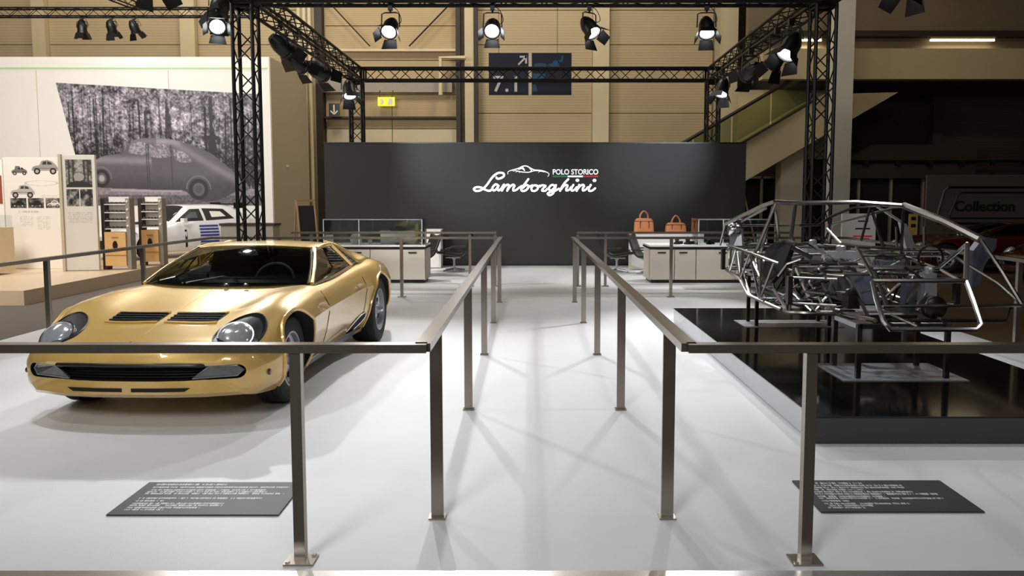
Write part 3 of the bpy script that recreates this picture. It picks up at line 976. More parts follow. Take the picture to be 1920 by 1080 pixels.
def mural_paint(U, V):
    y = 160 + V * 226
    xl = 119 + (y - 160) * 0.225
    x = xl + U * (494 - xl)
    n1 = noise2(x, y, 9, 1, 4)
    n2 = noise2(x, y, 3.2, 2, 3)
    n3 = noise2(x, y * 0.08, 2.2, 3, 3)
    g = 0.50 + (n1 - .5) * 0.8 + (n2 - .5) * 0.9 + (n3 - 0.5) * 0.35
    g += 0.18 * np.exp(-((x - 165) / 45) ** 2 - ((y - 205) / 35) ** 2) + 0.2 * np.exp(-((x - 330) / 70) ** 2 - ((y - 215) / 25) ** 2)
    g -= 0.25 * np.clip((y - 240) / 70, 0, 1)
    rs = np.random.RandomState(4)
    for k in range(46):
        tx = 122 + rs.rand() * 370
        w = 0.5 + rs.rand() * 1.5
        top = 165 + rs.rand() * 50
        lean = (rs.rand() - .5) * 0.08
        g = np.where((np.abs(x - tx - (y - 300) * lean) < w) & (y > top), g * (0.35 + 0.3 * rs.rand()), g)
    g = np.where((np.abs(x - 403) < 3.2) & (y > 170) & (y < 260), 0.2, g)
    g = np.where((np.abs(x - 321) < 1.5) & (y > 180), 0.25, g)
    for cx_, cy_, rx, ry in ((404, 268, 8, 18), (404, 251, 13, 5), (393, 257, 3.5, 8), (416, 257, 3.5, 8), (405, 243, 4, 6)):
        g = np.where(((x - cx_) / rx) ** 2 + ((y - cy_) / ry) ** 2 < 1, 0.17, g)
    g = np.where(y > 352, 0.60 + (n2 - .5) * 0.3, g)
    g = np.where((y > 366), 0.42 + (n2 - .5) * 0.35, g)
    body = curve_poly([(176, 322), (182, 306), (198, 294), (236, 285), (246, 272), (262, 260), (285, 256), (311, 255), (342, 260), (372, 269), (400, 282), (425, 302), (450, 326), (470, 349), (462, 357), (446, 358), (420, 372), (392, 378), (365, 372), (350, 358), (300, 356), (250, 354), (190, 352), (178, 345)], 120)
    inb = inside(x, y, body)
    sh = 0.40 + 0.20 * np.exp(-((y - 300) / 8.0) ** 2) * (x < 290) + 0.16 * np.exp(-((y - (262 + np.clip(x - 330, 0, 200) * 0.62)) / 9.0) ** 2) * (x > 300) - 0.10 * np.clip((y - 325) / 25, 0, 1) + 0.05 * (n1 - .5)
    sh += 0.12 * np.exp(-((y - 262) / 6.0) ** 2) * (x < 345)
    g = np.where(inb, sh, g)
    for pl in ([(247, 286), (255, 268), (280, 266), (281, 287)], [(287, 268), (317, 269), (325, 290), (288, 291)], [(330, 276), (350, 281), (365, 300), (336, 298)]):
        pl = curve_poly(pl + [pl[0]], 40)
        g = np.where(inside(x, y, pl), 0.62 + (n2 - .5) * 0.7, g)
    for x0 in (281, 284.5, 327):
        g = np.where((np.abs(x - x0 - (y - 300) * 0.02) < 0.8) & (y > 268) & (y < 352) & inb, 0.26, g)
    for cx_, cy_, r_, kk in ((196, 335, 17, 1), (376, 354, 21, 0)):
        d = np.hypot((x - cx_) / 0.85, y - cy_)
        g = np.where(d < r_, 0.20, g)
        g = np.where(d < r_ * 0.62, 0.42, g)
        g = np.where(d < r_ * 0.36, 0.75 if kk else 0.36, g)
        g = np.where((np.abs(d - r_ * 1.25) < 1.2) & (y < cy_), 0.52, g)
    g = np.where((np.abs(y - (357 + 0.006 * (x - 190))) < 2.0) & (x > 212) & (x < 345), 0.72, g)
    g = np.clip(g * 0.9, 0.08, 0.97)
    return np.stack([g * 0.99 + .01, g * 0.945 + .01, g * 0.985 + .02], -1)


def m3(x, y):
    a_, b_ = q21(x, y)
    return (a_, -0.016, b_)


picture('mural_print', [m3(119, 160), m3(494, 181), m3(494, 386), m3(170, 386)], 380, 230, mural_paint, NW)


def old_car(g, x, y, cx_, cy_, w, shade=0.55, kind=0):
    """small side-view car drawing of width w about (cx, cy) at its sill"""
    X, Y = (x - cx_) / w, (y - cy_) / w
    body = [(-.5, -.02), (-.49, -.13), (-.40, -.2), (-.2, -.24), (-.12, -.40), (.1, -.44), (.28, -.38), (.42, -.24), (.5, -.12), (.5, -.02)]
    if kind == 1:
        body = [(-.5, -.02), (-.5, -.16), (-.3, -.26), (-.25, -.46), (.0, -.48), (.08, -.30), (.3, -.28), (.45, -.2), (.5, -.02)]
    g = np.where(inside(X, Y, body), shade, g)
    g = np.where(inside(X, Y, [(-.10, -.26), (-.06, -.37), (.06, -.39), (.06, -.26)]) | inside(X, Y, [(.09, -.26), (.09, -.39), (.22, -.35), (.28, -.26)]), shade * 0.35, g)
    g = np.where((np.abs(Y + .12) < .012) & (np.abs(X) < .45), shade * 0.6, g)
    for wx in (-.30, .30):
        d = np.hypot(X - wx, Y)
        g = np.where(d < .125, 0.12, g)
        g = np.where(d < .065, 0.7, g)
    return g


def board_paint(U, V):
    x, y = U * 113, V * 215
    g = np.full(U.shape, 0.925)
    g = old_car(g, x, y, 30, 30, 30, .45, 1)
    g = old_car(g, x, y, 78, 26, 50, .62)
    g = old_car(g, x, y, 34, 72, 46, .72)
    g = np.where((np.abs(np.hypot((x - 70) / 1.0, (y - 49) / 0.16) - 30) < 2.2), 0.76, g)
    n = noise2(x, y, 6, 11, 4)
    for k in range(3):
        x0 = 10 + k * 33
        b_ = (x > x0) & (x < x0 + 30) & (y > 78) & (y < 97)
        g = np.where(b_, 0.35 + (n - .5) * 0.9, g)
        g2 = old_car(g, x, y, x0 + 15, 93, 24, .12 if k < 2 else .9)
        g = np.where(b_, g2, g)
    c = np.stack([g, g * 0.965, g * 0.92], -1)
    rows = [(.485 + k * 0.0, .02, .22, .55) for k in range(1)] + [(.53 + k * .014, .006, .24, .45) for k in range(7)] + [(.53 + k * .014, .006, .52, .73) for k in range(9)] + [(.34 + k * .014, .006, .60, .88) for k in range(5)]
    return text_rows(U, V, rows, c, (.74, .71, .67), 6, .012)


def tall_paint(U, V):
    x, y = U * 60, V * 215
    n, n2 = noise2(x, y, 7, 21, 4), noise2(x, y, 2.5, 22, 3)
    g = np.full(U.shape, 0.86)
    b1 = (x > 6) & (x < 54) & (y > 8) & (y < 60)
    g = np.where(b1, 0.42 + (n - .5) * 1.0 + (n2 - .5) * .4, g)
    for x0 in (12, 20, 40, 47):
        g = np.where(b1 & (np.abs(x - x0) < 1.6), 0.2, g)
    g = np.where(b1 & inside(x, y, [(6, 58), (14, 50), (30, 47), (46, 50), (54, 56), (54, 60), (6, 60)]), 0.13, g)
    g = np.where(b1 & (np.hypot((x - 30) / 1.2, y - 40) < 8), 0.62, g)
    for x0, x1 in ((6, 29), (31, 54)):
        b2 = (x > x0) & (x < x1) & (y > 63) & (y < 95)
        g = np.where(b2, 0.30 + (n - .5) * 1.3, g)
    c = np.stack([g, g * 0.965, g * 0.915], -1)
    return text_rows(U, V, [(.50 + k * .016, .008, .12, .88) for k in range(6)], c, (.70, .66, .60), 9, .02)


t = thing('display_board', 'wide white board with old car pictures beside the tall board', 'display board', (-9.45, 15.75, 0.10))
MB().box((0, 0.03, 1.07), (1.16, 0.05, 2.14)).build('board', M['cream'], t)
picture('printed_pictures', [(-.575, -.003, 2.13), (.575, -.003, 2.13), (.575, -.003, 0.02), (-.575, -.003, 0.02)], 230, 400, board_paint, t)
t = thing('display_board', 'narrow standing board with dark photographs, left of the wooden totems', 'display board', (-8.42, 15.4, 0.10), R(10))
MB().box((0, 0.05, 1.09), (0.60, 0.09, 2.16)).build('board', M['cream'], t)
MB().box((-0.29, -0.01, 1.09), (0.05, 0.1, 2.17)).build('frame', M['creamside'], t)
picture('printed_pictures', [(-.265, -.004, 2.16), (.30, -.004, 2.16), (.30, -.004, 0.02), (-.265, -.004, 0.02)], 140, 420, tall_paint, t)
t = thing('display_board', 'board with reddish picture cut by the left edge of the picture', 'display board', (-10.65, 15.9, 0.10))
MB().box((0, 0.03, 1.05), (1.0, 0.05, 2.10)).build('board', M['cream'], t)
MB().box((0.24, -0.002, 1.53), (0.48, 0.012, 0.54)).build('printed_picture', mat('red_brown_print', (150, 74, 50), 0.6, var=0.5, scale=9), t)

t = thing('drawer_cabinet', 'pale wood drawer cabinet with glass top at the left edge', 'cabinet', (-9.75, 14.7, 0.10))
MB().box((0, 0, 0.44), (0.72, 0.5, 0.80)).build('body', M['palewood'], t)
for k in range(7):
    d = MB().box((0, -0.256, 0.10 + k * 0.115), (0.70, 0.022, 0.098)).build('drawer', M['palewood'], t)
    MB().box((0, -0.27, 0.145 + k * 0.115), (0.16, 0.012, 0.014)).build('pull', M['darkbeam'], d)
MB().box((0, 0, 0.95), (0.70, 0.48, 0.22)).build('glass_cover', M['glass'], t)
MB().box((-0.05, 0, 0.88), (0.3, 0.25, 0.07)).build('tray', M['white'], t)


def totem(loc, rz, lb, ww):
    t = thing('totem_display', lb, 'display stand', loc, rz, 'wooden totem displays')
    for sx in (-1, 1):
        MB().box((sx * (ww / 2 + 0.035), 0, 0.68), (0.075, 0.20, 1.36)).build('post', M['greybox'] if sx > 0 else M['darkbeam'], t)
    c = MB().box((0, 0, 0.40), (ww, 0.30, 0.64)).build('wooden_box', M['wood'], t)
    MB().lathe([(0.0, 0), (0.045, 0), (0.045, 0.012), (0, 0.012)], 20, 'Y', (0, 0, 0)).build('emblem', M['black'], c, loc=(0, -0.162, 0.47)).scale = (1, 1, 1.9)
    MB().box((0, -0.156, 0.62), (0.12, 0.01, 0.02)).build('lettering', M['easelwood'], c)
    MB().box((0, -0.155, 0.28), (ww, 0.012, 0.012)).build('groove', M['easelwood'], c)
    for k in range(4):
        z = 0.78 + k * 0.155
        p = MB().box((0, 0, z), (ww, 0.22, 0.015)).build('shelf', M['white'], t)
        mb = MB()
        for j in range(5):
            xx = -ww / 2 + ww * (j + .5) / 5
            mb.box((xx, -0.06, z + 0.03), (ww / 6.5, 0.07, 0.035), taper=.7)
        mb.build('miniature_row', M['darkbeam'], p)['kind'] = 'stuff'
        MB().box((0, 0.06, z + 0.078), (ww - .01, 0.01, 0.135)).build('back_card', M['white'], t)
        MB().lathe([(0, 0), (.02, 0), (.02, .02), (0, .02)], 10, 'Y', (ww / 2 + .035, -0.12, z + 0.06)).build('knob', M['signwhite'], t)


totem((-7.88, 15.75, 0.10), 0, 'wooden totem with model shelves, left of two before the rally car', 0.40)
totem((-7.68, 16.75, 0.10), 0, 'wooden totem with model shelves, right of two before the rally car', 0.34)

# grey counter behind the left truss tower, easel by the wall
t = thing('counter', 'grey low counter with dark top behind the near left tower', 'counter', (-6.4, 18.85, -0.12))
MB().box((0, 0, 0.48), (1.18, 0.5, 0.96)).build('body', M['greybox'], t)
MB().box((0, 0, 0.985), (1.24, 0.55, 0.05)).build('top', M['darkbeam'], t)
t = thing('chalkboard_easel', 'wooden A-frame chalkboard standing left of the charcoal wall', 'easel', (-5.42, 19.9, -0.12))
for x in (-0.22, 0.22):
    for sy in (-1, 1):
        MB().tube([(x, 0.02 * sy, 1.52), (x, 0.26 * sy, 0.0)], 0.025, 6).build('leg', M['easelwood'], t)
MB().box((0, -0.125, 0.83), (0.42, 0.02, 1.15), rot=Matrix.Rotation(R(-9.5), 3, 'X')).build('board', M['matte'], t)
MB().box((0, 0, 1.52), (0.5, 0.06, 0.05)).build('top_bar', M['easelwood'], t)
t.rotation_euler = (0, 0, R(38))

# ------------------------------------------------------------------ glass showcase counters with chairs, cabinets, bags
def cab_counter(lb, x0, x1, y0, z0, seams, glass_x, group, rounded):
    t = thing('showcase_counter', lb, 'counter', ((x0 + x1) / 2, y0, z0), 0, group)
    w, dpt, h = x1 - x0, 0.75, 0.60
    MB().box((0, dpt / 2 + 0.03, h / 2 + 0.02), (w, dpt - 0.06, h - 0.06)).build('body', M['counter'], t)
    MB().box((0, dpt / 2, 0.02), (w - 0.08, dpt - 0.1, 0.04)).build('plinth', M['black'], t)
    MB().box((0, dpt / 2, h + 0.015), (w + 0.03, dpt + 0.03, 0.03)).build('edge_band', M['black'], t)
    MB().box((0, dpt / 2, h + 0.045), (w + 0.01, dpt + 0.01, 0.03)).build('counter_top', M['white'], t)
    xs = [-w / 2] + [s_ - (x0 + x1) / 2 for s_ in seams] + [w / 2]
    for a_, b_ in zip(xs[:-1], xs[1:]):
        d = MB().box(((a_ + b_) / 2, 0.012, h / 2 + 0.025), (b_ - a_ - 0.014, 0.03, h - 0.08)).build('door', M['counter'], t)
        MB().box((b_ - 0.22, -0.008, h - 0.07), (0.14, 0.015, 0.022)).build('handle', M['black'], d)
    g0, g1 = glass_x[0] - (x0 + x1) / 2, glass_x[1] - (x0 + x1) / 2
    gz0, gz1 = h + 0.06, h + 0.50
    gl = MB().box(((g0 + g1) / 2, 0.06, (gz0 + gz1) / 2), (g1 - g0, 0.008, gz1 - gz0)).box(((g0 + g1) / 2, dpt - 0.06, (gz0 + gz1) / 2), (g1 - g0, 0.008, gz1 - gz0)).box((g0, dpt / 2, (gz0 + gz1) / 2), (0.008, dpt - 0.13, gz1 - gz0)).box((g1, dpt / 2, (gz0 + gz1) / 2), (0.008, dpt - 0.13, gz1 - gz0))
    gl.build('glass_case', M['glass'], t)
    MB().box(((g0 + g1) / 2, dpt / 2, gz1 + 0.006), (g1 - g0 + .01, dpt - 0.1, 0.008)).build('glass_lid', M['glass'], t)
    fr = MB()
    for gx in (g0, g0 + (g1 - g0) * .36, g1):
        fr.box((gx, 0.06, (gz0 + gz1) / 2), (0.014, 0.014, gz1 - gz0))
    fr.box(((g0 + g1) / 2, 0.06, gz1), (g1 - g0, 0.014, 0.014)).box(((g0 + g1) / 2, dpt - .06, gz1), (g1 - g0, 0.014, 0.014))
    fr.build('glass_edge', M['skirt'], t)
    return t, h + z0 + 0.06


GC = 'showcase counters before the charcoal wall'
c1, zt1 = cab_counter('beige showcase counter with long glass case behind the gold car', -3.62, -1.80, 14.13, 0.0, (-2.75,), (-3.56, -1.86), GC, True)
c2, zt2 = cab_counter('beige showcase counter with three doors before the tan bags', 2.07, 4.15, 14.13, 0.0, (2.50, 2.87, 3.55), (2.92, 4.10), GC, False)


def small(nm, lb, cat, loc, mb, m_, grp=None, sm=True):
    return tag(mb.build(nm, m_, None, sm, loc=loc), lb, cat, grp)


# exhibits on the counters
small('white_helmet', 'white rounded helmet in the left glass showcase', 'helmet', (-3.05, 14.42, zt1), MB().lathe([(.07, 0), (.10, .05), (.105, .1), (.085, .16), (.04, .19), (0, .195)], 18), M['white_paint'])
small('white_cup', 'small white cup beside the helmet in the left showcase', 'cup', (-2.80, 14.40, zt1), MB().lathe([(.025, 0), (.04, .07), (.042, .08), (.03, .08), (.02, .02), (0, .02)], 14), M['white_paint'])
small('display_block', 'pale block inside the right half of the left glass showcase', 'block', (-2.32, 14.6, zt1), MB().box((0, 0, 0.10), (0.62, 0.25, 0.20)).box((0, 0, 0.215), (0.66, 0.28, 0.02)), M['white'], sm=False)
small('model_car', 'dark model car on the block in the left showcase', 'model car', (-2.32, 14.6, zt1 + 0.226), MB().box((0, 0, 0.03), (0.30, 0.11, 0.05), taper=.92).box((0.0, 0, 0.07), (0.15, 0.09, 0.045), taper=.7), M['darkbeam'], sm=False)
small('silver_dish', 'silver dish at the front of the left showcase', 'dish', (-2.25, 14.32, zt1), MB().lathe([(.05, 0), (.12, .03), (.125, .035), (.05, .012), (0, .012)], 18), M['alloy'])
small('golden_trophy', 'small golden trophy at the right end of the left showcase', 'trophy', (-1.98, 14.45, zt1), MB().lathe([(.04, 0), (.04, .02), (.012, .05), (.012, .16), (.04, .22), (.03, .34), (0, .38)], 14), M['gold'])
small('white_card', 'white card stand on the left end of the left showcase', 'card', (-3.50, 14.3, zt1), MB().box((0, 0, .09), (.16, .02, .17)), M['white'], sm=False)
for k, (x, s_) in enumerate(((2.58, .9), (2.77, 1.1), (3.14, .8), (3.55, 1.0))):
    small('showcase_exhibit', ('dark small exhibit', 'dark larger exhibit', 'dark low exhibit', 'dark wide exhibit')[k] + (' at the left end of the right showcase', ' next to the left end of the right showcase', ' in the middle of the right showcase', ' toward the chassis in the right showcase')[k], 'exhibit', (x, 14.38, zt2),
          MB().lathe([(.06 * s_, 0), (.07 * s_, .02), (.03 * s_, .05), (.045 * s_, .10 * s_), (.02, .12 * s_), (0, .13 * s_)], 12).box((0.05, 0, 0.03), (.12 * s_, .05, .05)), M['black'], 'dark exhibits in the right showcase')

# white cabinets at the charcoal wall
t = thing('tall_cabinet', 'white tall cabinet at the charcoal wall behind the left counter', 'cabinet', (-2.06, 17.35, 0))
MB().box((0, 0, 0.40), (0.40, 0.42, 0.78)).build('body', M['white'], t)
MB().box((-0.01, -0.218, 0.37), (0.36, 0.016, 0.70)).build('door', M['white'], t)
MB().box((0, 0, 0.80), (0.42, 0.44, 0.02)).build('top', M['white'], t)
t = thing('sideboard', 'long white sideboard at the charcoal wall under the tan bags', 'sideboard', (2.82, 17.0, 0))
MB().box((0, 0, 0.37), (1.48, 0.45, 0.72)).build('body', M['white'], t)
for k in range(3):
    MB().box((-0.49 + k * 0.49, -0.23, 0.36), (0.47, 0.016, 0.66)).build('door', M['white'], t)
MB().box((0, 0, 0.745), (1.5, 0.47, 0.03)).build('top', M['white'], t)


def bag(loc, w, h, d, lb, rz=0):
    t = thing('travel_bag', lb, 'bag', loc, rz, 'tan leather bags on the sideboard')
    mb = MB()
    prof = [(.0, .90), (.06, 1.0), (.6, .98), (.88, .88), (1.0, .70)]
    G = []
    for f_, k in prof:
        ring = []
        for j in range(28):
            a_ = 2 * PI * j / 28
            ca, sa = math.cos(a_), math.sin(a_)
            e = 0.35
            ring.append((math.copysign(abs(ca) ** e, ca) * w / 2 * (k if f_ > .5 else 1 * k), math.copysign(abs(sa) ** e, sa) * d / 2 * k, h * f_))
        G.append(ring + [ring[0]])
    mb.grid(G)
    mb.add([(p[0], p[1], p[2]) for p in G[-1][:-1]], [tuple(range(28))])
    mb.add([(p[0], p[1], p[2]) for p in G[0][:-1]], [tuple(reversed(range(28)))])
    mb.build('body', M['leather'], t, True)
    MB().box((0, 0, h * 0.80), (w * 1.005 * .93, d * .96, 0.012)).build('zip_band', M['leatherdark'], t)
    for sy in (-1, 1):
        MB().tube(smooth3([(-w * .2, sy * d * .28, h * .93), (-w * .19, sy * d * .18, h * 1.25), (0, sy * d * .12, h * 1.0 + .15), (w * .19, sy * d * .18, h * 1.25), (w * .2, sy * d * .28, h * .93)], 16), 0.011, 6).build('handle', M['leather'], t)
        for sx in (-1, 1):
            MB().box((sx * w * .21, sy * (d * .475), h * .55), (0.03, 0.012, h * .5)).build('strap', M['leatherdark'], t)
    MB().box((0, -d * .49, h * .5), (w * .4, 0.014, h * .35)).build('pocket', M['leather'], t)
    return t


bag((2.36, 16.98, 0.76), 0.40, 0.29, 0.24, 'larger tan leather travel bag on the white sideboard')
bag((3.02, 16.98, 0.76), 0.42, 0.20, 0.22, 'smaller tan leather holdall on the white sideboard')


def lounge_chair(loc, rz, lb):
    t = thing('lounge_chair', lb, 'chair', loc, rz, 'black swivel lounge chairs at the charcoal wall')
    pr = [(0.36, 0.345), (0.30, 0.335), (0.05, 0.30), (-0.10, 0.29), (-0.19, 0.34), (-0.25, 0.46), (-0.31, 0.62), (-0.35, 0.74)]
    P = catmull(pr, 22)
    w = 0.30
    mb = MB()
    G = []
    for i, (x, z) in enumerate(P):
        G.append([(x, y * w, z + 0.05 * abs(y) ** 2.2) for y in np.linspace(-1, 1, 9)])
    mb.grid(G)
    o = mb.build('seat_shell', M['seat'], t, True)
    md = o.modifiers.new('thickness', 'SOLIDIFY')
    md.thickness = 0.035
    for sy in (-1, 1):
        MB().tube(smooth3([(0.20, sy * .32, .33), (0.16, sy * .35, .46), (-.08, sy * .35, .48), (-.24, sy * .32, .48)], 12), 0.014, 6).build('armrest', M['seat'], t)
    MB().box((0.06, 0, 0.272), (0.30, 0.10, 0.02)).build('seat_bracket', M['alloy'], t)
    MB().lathe([(.03, .03), (.022, .08), (.02, .22), (.05, .27)], 14, 'Z', (0.04, 0, 0)).build('pedestal', M['alloy'], t, True)
    for k in range(4):
        a_ = PI / 4 + k * PI / 2
        MB().tube([(0.04, 0, .05), (0.04 + .27 * math.cos(a_), .27 * math.sin(a_), .018)], [.022, .014], 8).build('foot', M['alloy'], t)
    return t


lounge_chair((-1.48, 16.5, 0), R(178), 'black lounge chair on the left, free standing beside the white tall cabinet')
lounge_chair((-2.10, 15.75, 0), R(205), 'black lounge chair mostly hidden behind the left counter end')
lounge_chair((1.70, 16.35, 0), R(4), 'black lounge chair on the right, free standing before the white sideboard')
lounge_chair((2.28, 15.9, 0), R(-20), 'black lounge chair mostly hidden behind the right counter end')

# ------------------------------------------------------------------ cars
# car axes: u runs back from the front axle, v to the car's left, z up. Local x = v, local y = u.
def loft_body(stations, nu=72, n=15, nose_k=0.17, nose_len=0.7, nose_u=-0.8, crease=4):
    us = np.array([s_[0] for s_ in stations])
    S = np.array([s_[1] for s_ in stations], float)
    uu = np.unique(np.concatenate([np.linspace(us[0], us[-1], nu), us[:3]]))
    C = pchip(us, S, uu)
    rings = []
    for u, c in zip(uu, C):
        up = catmull(c[:crease + 1], n)
        lo = catmull(c[crease:], n - 3)
        bot = np.stack([np.linspace(lo[-1, 0], 0, 4), np.full(4, lo[-1, 1])], 1)[1:]
        half = np.concatenate([up, lo[1:], bot])
        ring = np.concatenate([half, half[-2:0:-1] * np.array([-1, 1])])
        k = nose_k * max(0.0, min(1.0, (nose_u + nose_len - u) / nose_len))
        rings.append([(v, u + k * (abs(v) / .75) ** 3, z) for v, z in ring])
    mb = MB()
    m_ = len(rings[0])
    H = len(half)
    G = [r_ + [r_[0]] for r_ in rings]
    vs = [p for r_ in rings for p in r_]
    fs = []
    for i in range(len(rings) - 1):
        for j in range(m_):
            j2 = (j + 1) % m_
            fs.append((i * m_ + j, (i + 1) * m_ + j, (i + 1) * m_ + j2, i * m_ + j2))
    for base, fl in ((0, False), ((len(rings) - 1) * m_, True)):
        # ladder caps: upper point i pairs with lower point on both sides
        right = list(range(0, H))
        left = [0] + [m_ - k for k in range(1, H - 1)] + [H - 1]
        for side, f2 in ((right, fl), (left, not fl)):
            i, j = 0, H - 1
            while j - i > 1:
                if j - i == 2:
                    q = (side[i], side[i + 1], side[j])
                    i += 1
                else:
                    q = (side[i], side[i + 1], side[j - 1], side[j])
                    i += 1
                    j -= 1
                q = tuple(base + k for k in q)
                fs.append(q if f2 else q[::-1])
    mb.add(vs, fs)
    return mb


def patch_rows(A, B, n=14, m_=8, bulge=0.0, bdir=(0, 0, 1)):
    """ruled surface between two curves given by points"""
    a_, b_ = catmull(A, n), catmull(B, n)
    G = []
    for j in range(m_):
        t = j / (m_ - 1)
        off = np.array(bdir) * bulge * 4 * t * (1 - t)
        G.append([tuple(p) for p in (a_ * (1 - t) + b_ * t + off)])
    return G


def conform(bvh, outline, axis, off, rings=4, far=3.0, center=None):
    """a thin patch lying on a surface: outline = 2D points (p, q), projected along axis ('-z': p=v,q=u; '+u': p=v,q=z; '-v' / '+v': p=u,q=z)"""
    out = np.array(outline, float)
    c = out.mean(0) if center is None else np.array(center)
    mb = MB()
    G = []
    for k in range(rings + 1):
        t = max(k / rings, 0.02)
        row = []
        for p in out:
            x = c + (p - c) * t
            if axis == '-z':
                o_, d = Vector((x[0], x[1], far)), Vector((0, 0, -1))
            elif axis == '+u':
                o_, d = Vector((x[0], -far, x[1])), Vector((0, 1, 0))
            elif axis == '-u':
                o_, d = Vector((x[0], 6.0, x[1])), Vector((0, -1, 0))
            elif axis == '-v':
                o_, d = Vector((far, x[0], x[1])), Vector((-1, 0, 0))
            else:
                o_, d = Vector((-far, x[0], x[1])), Vector((1, 0, 0))
            h, nr, _i, _d = bvh.ray_cast(o_, d)
            if h is None:
                h, nr, _i, _d = bvh.find_nearest(o_ + d * far)
            row.append(h - d * off)
        G.append(row + [row[0]])
    mb.grid(G)
    mb.add([G[0][k] for k in range(len(out))], [tuple(range(len(out)))])
    return mb


def poly_dense(P, n=6):
    out = []
    for i in range(len(P)):
        a_, b_ = P[i], P[(i + 1) % len(P)]
        for k in range(n):
            t = k / n
            out.append((a_[0] * (1 - t) + b_[0] * t, a_[1] * (1 - t) + b_[1] * t))
    return out


def bvh_of(o):
    me = o.data
    return BVHTree.FromPolygons([v.co.copy() for v in me.vertices], [tuple(p.vertices) for p in me.polygons])


def wheel(t, v, u, r, w, side, rim=0.63, nslot=10, rim_mat='alloy'):
    """side = +1: outer face towards +v"""
    wl = MB()
    hw = w / 2
    wl.lathe([(r * rim, -hw * .9), (r * .80, -hw), (r * .95, -hw * .9), (r * .99, -hw * .7), (r * .99, -hw * .32), (r * .972, -hw * .3), (r * .972, -hw * .24), (r, -hw * .22), (r, hw * .22), (r * .972, hw * .24), (r * .972, hw * .3), (r * .99, hw * .32), (r * .99, hw * .7), (r * .95, hw * .9), (r * .80, hw), (r * rim, hw * .9), (r * rim * .97, 0), (r * rim, -hw * .9)], 40, 'X')
    o = wl.build('tyre', M['rubber'], t, True, 30, loc=(v, u, r))
    rm = MB()
    R1 = r * rim
    prof = [(R1 * 1.01, -hw * .8), (R1 * 1.01, hw * .92), (R1 * .95, hw * .92), (R1 * .92, hw * .55), (R1 * .80, hw * .35), (R1 * .50, hw * .52), (R1 * .42, hw * .62), (R1 * .22, hw * .66), (R1 * .2, hw * .80), (0, hw * .82)]
    rm.lathe([(a_, b_ * side) for a_, b_ in prof], 32, 'X')
    rr = rm.build('rim', M[rim_mat], o, True, 35)
    sl = MB()
    for k in range(nslot):
        a_ = 2 * PI * k / nslot
        c = (side * hw * .47, R1 * .66 * math.cos(a_), R1 * .66 * math.sin(a_))
        sl.lathe([(R1 * .115, -.012), (R1 * .115, .012)], 10, 'X', c)
    sl.build('rim_slots', M['black'], o)
    MB().lathe([(R1 * .13, 0), (R1 * .13, side * hw * .30), (R1 * .06, side * hw * .36), (0, side * hw * .36)], 6, 'X', (side * hw * .78, 0, 0)).build('wheel_nut', M['chrome'], o)
    return o


SPORT = [
    (-0.80, [(0, .445), (.35, .440), (.58, .430), (.70, .412), (.755, .372), (.735, .295), (.66, .235)]),
    (-0.755, [(0, .520), (.35, .515), (.58, .508), (.73, .470), (.80, .395), (.785, .270), (.70, .205)]),
    (-0.58, [(0, .570), (.32, .566), (.58, .560), (.76, .525), (.85, .425), (.840, .262), (.74, .175)]),
    (-0.30, [(0, .628), (.33, .624), (.60, .655), (.78, .615), (.885, .465), (.865, .265), (.78, .160)]),
    (0.0, [(0, .678), (.36, .675), (.64, .735), (.80, .695), (.895, .545), (.872, .30), (.80, .16)]),
    (0.40, [(0, .735), (.42, .735), (.66, .768), (.80, .715), (.880, .575), (.835, .32), (.76, .15)]),
    (0.85, [(0, .770), (.46, .768), (.66, .768), (.78, .725), (.860, .585), (.800, .32), (.70, .15)]),
    (1.50, [(0, .775), (.50, .785), (.68, .790), (.78, .745), (.855, .600), (.795, .33), (.69, .15)]),
    (2.0, [(0, .790), (.52, .805), (.70, .826), (.80, .780), (.885, .620), (.83, .34), (.72, .15)]),
    (2.5, [(0, .800), (.52, .815), (.74, .855), (.86, .790), (.935, .620), (.91, .35), (.80, .16)]),
    (2.95, [(0, .790), (.50, .795), (.72, .815), (.84, .755), (.905, .610), (.89, .38), (.80, .22)]),
    (3.44, [(0, .735), (.40, .735), (.62, .728), (.74, .695), (.80, .59), (.79, .45), (.72, .35)]),
]


def cyl_cutter(v0, v1, u, z, r, m_):
    mb = MB().lathe([(r, v0), (r, v1)], 64, 'X', (0, u, z))
    return mb.build('cutter', m_)


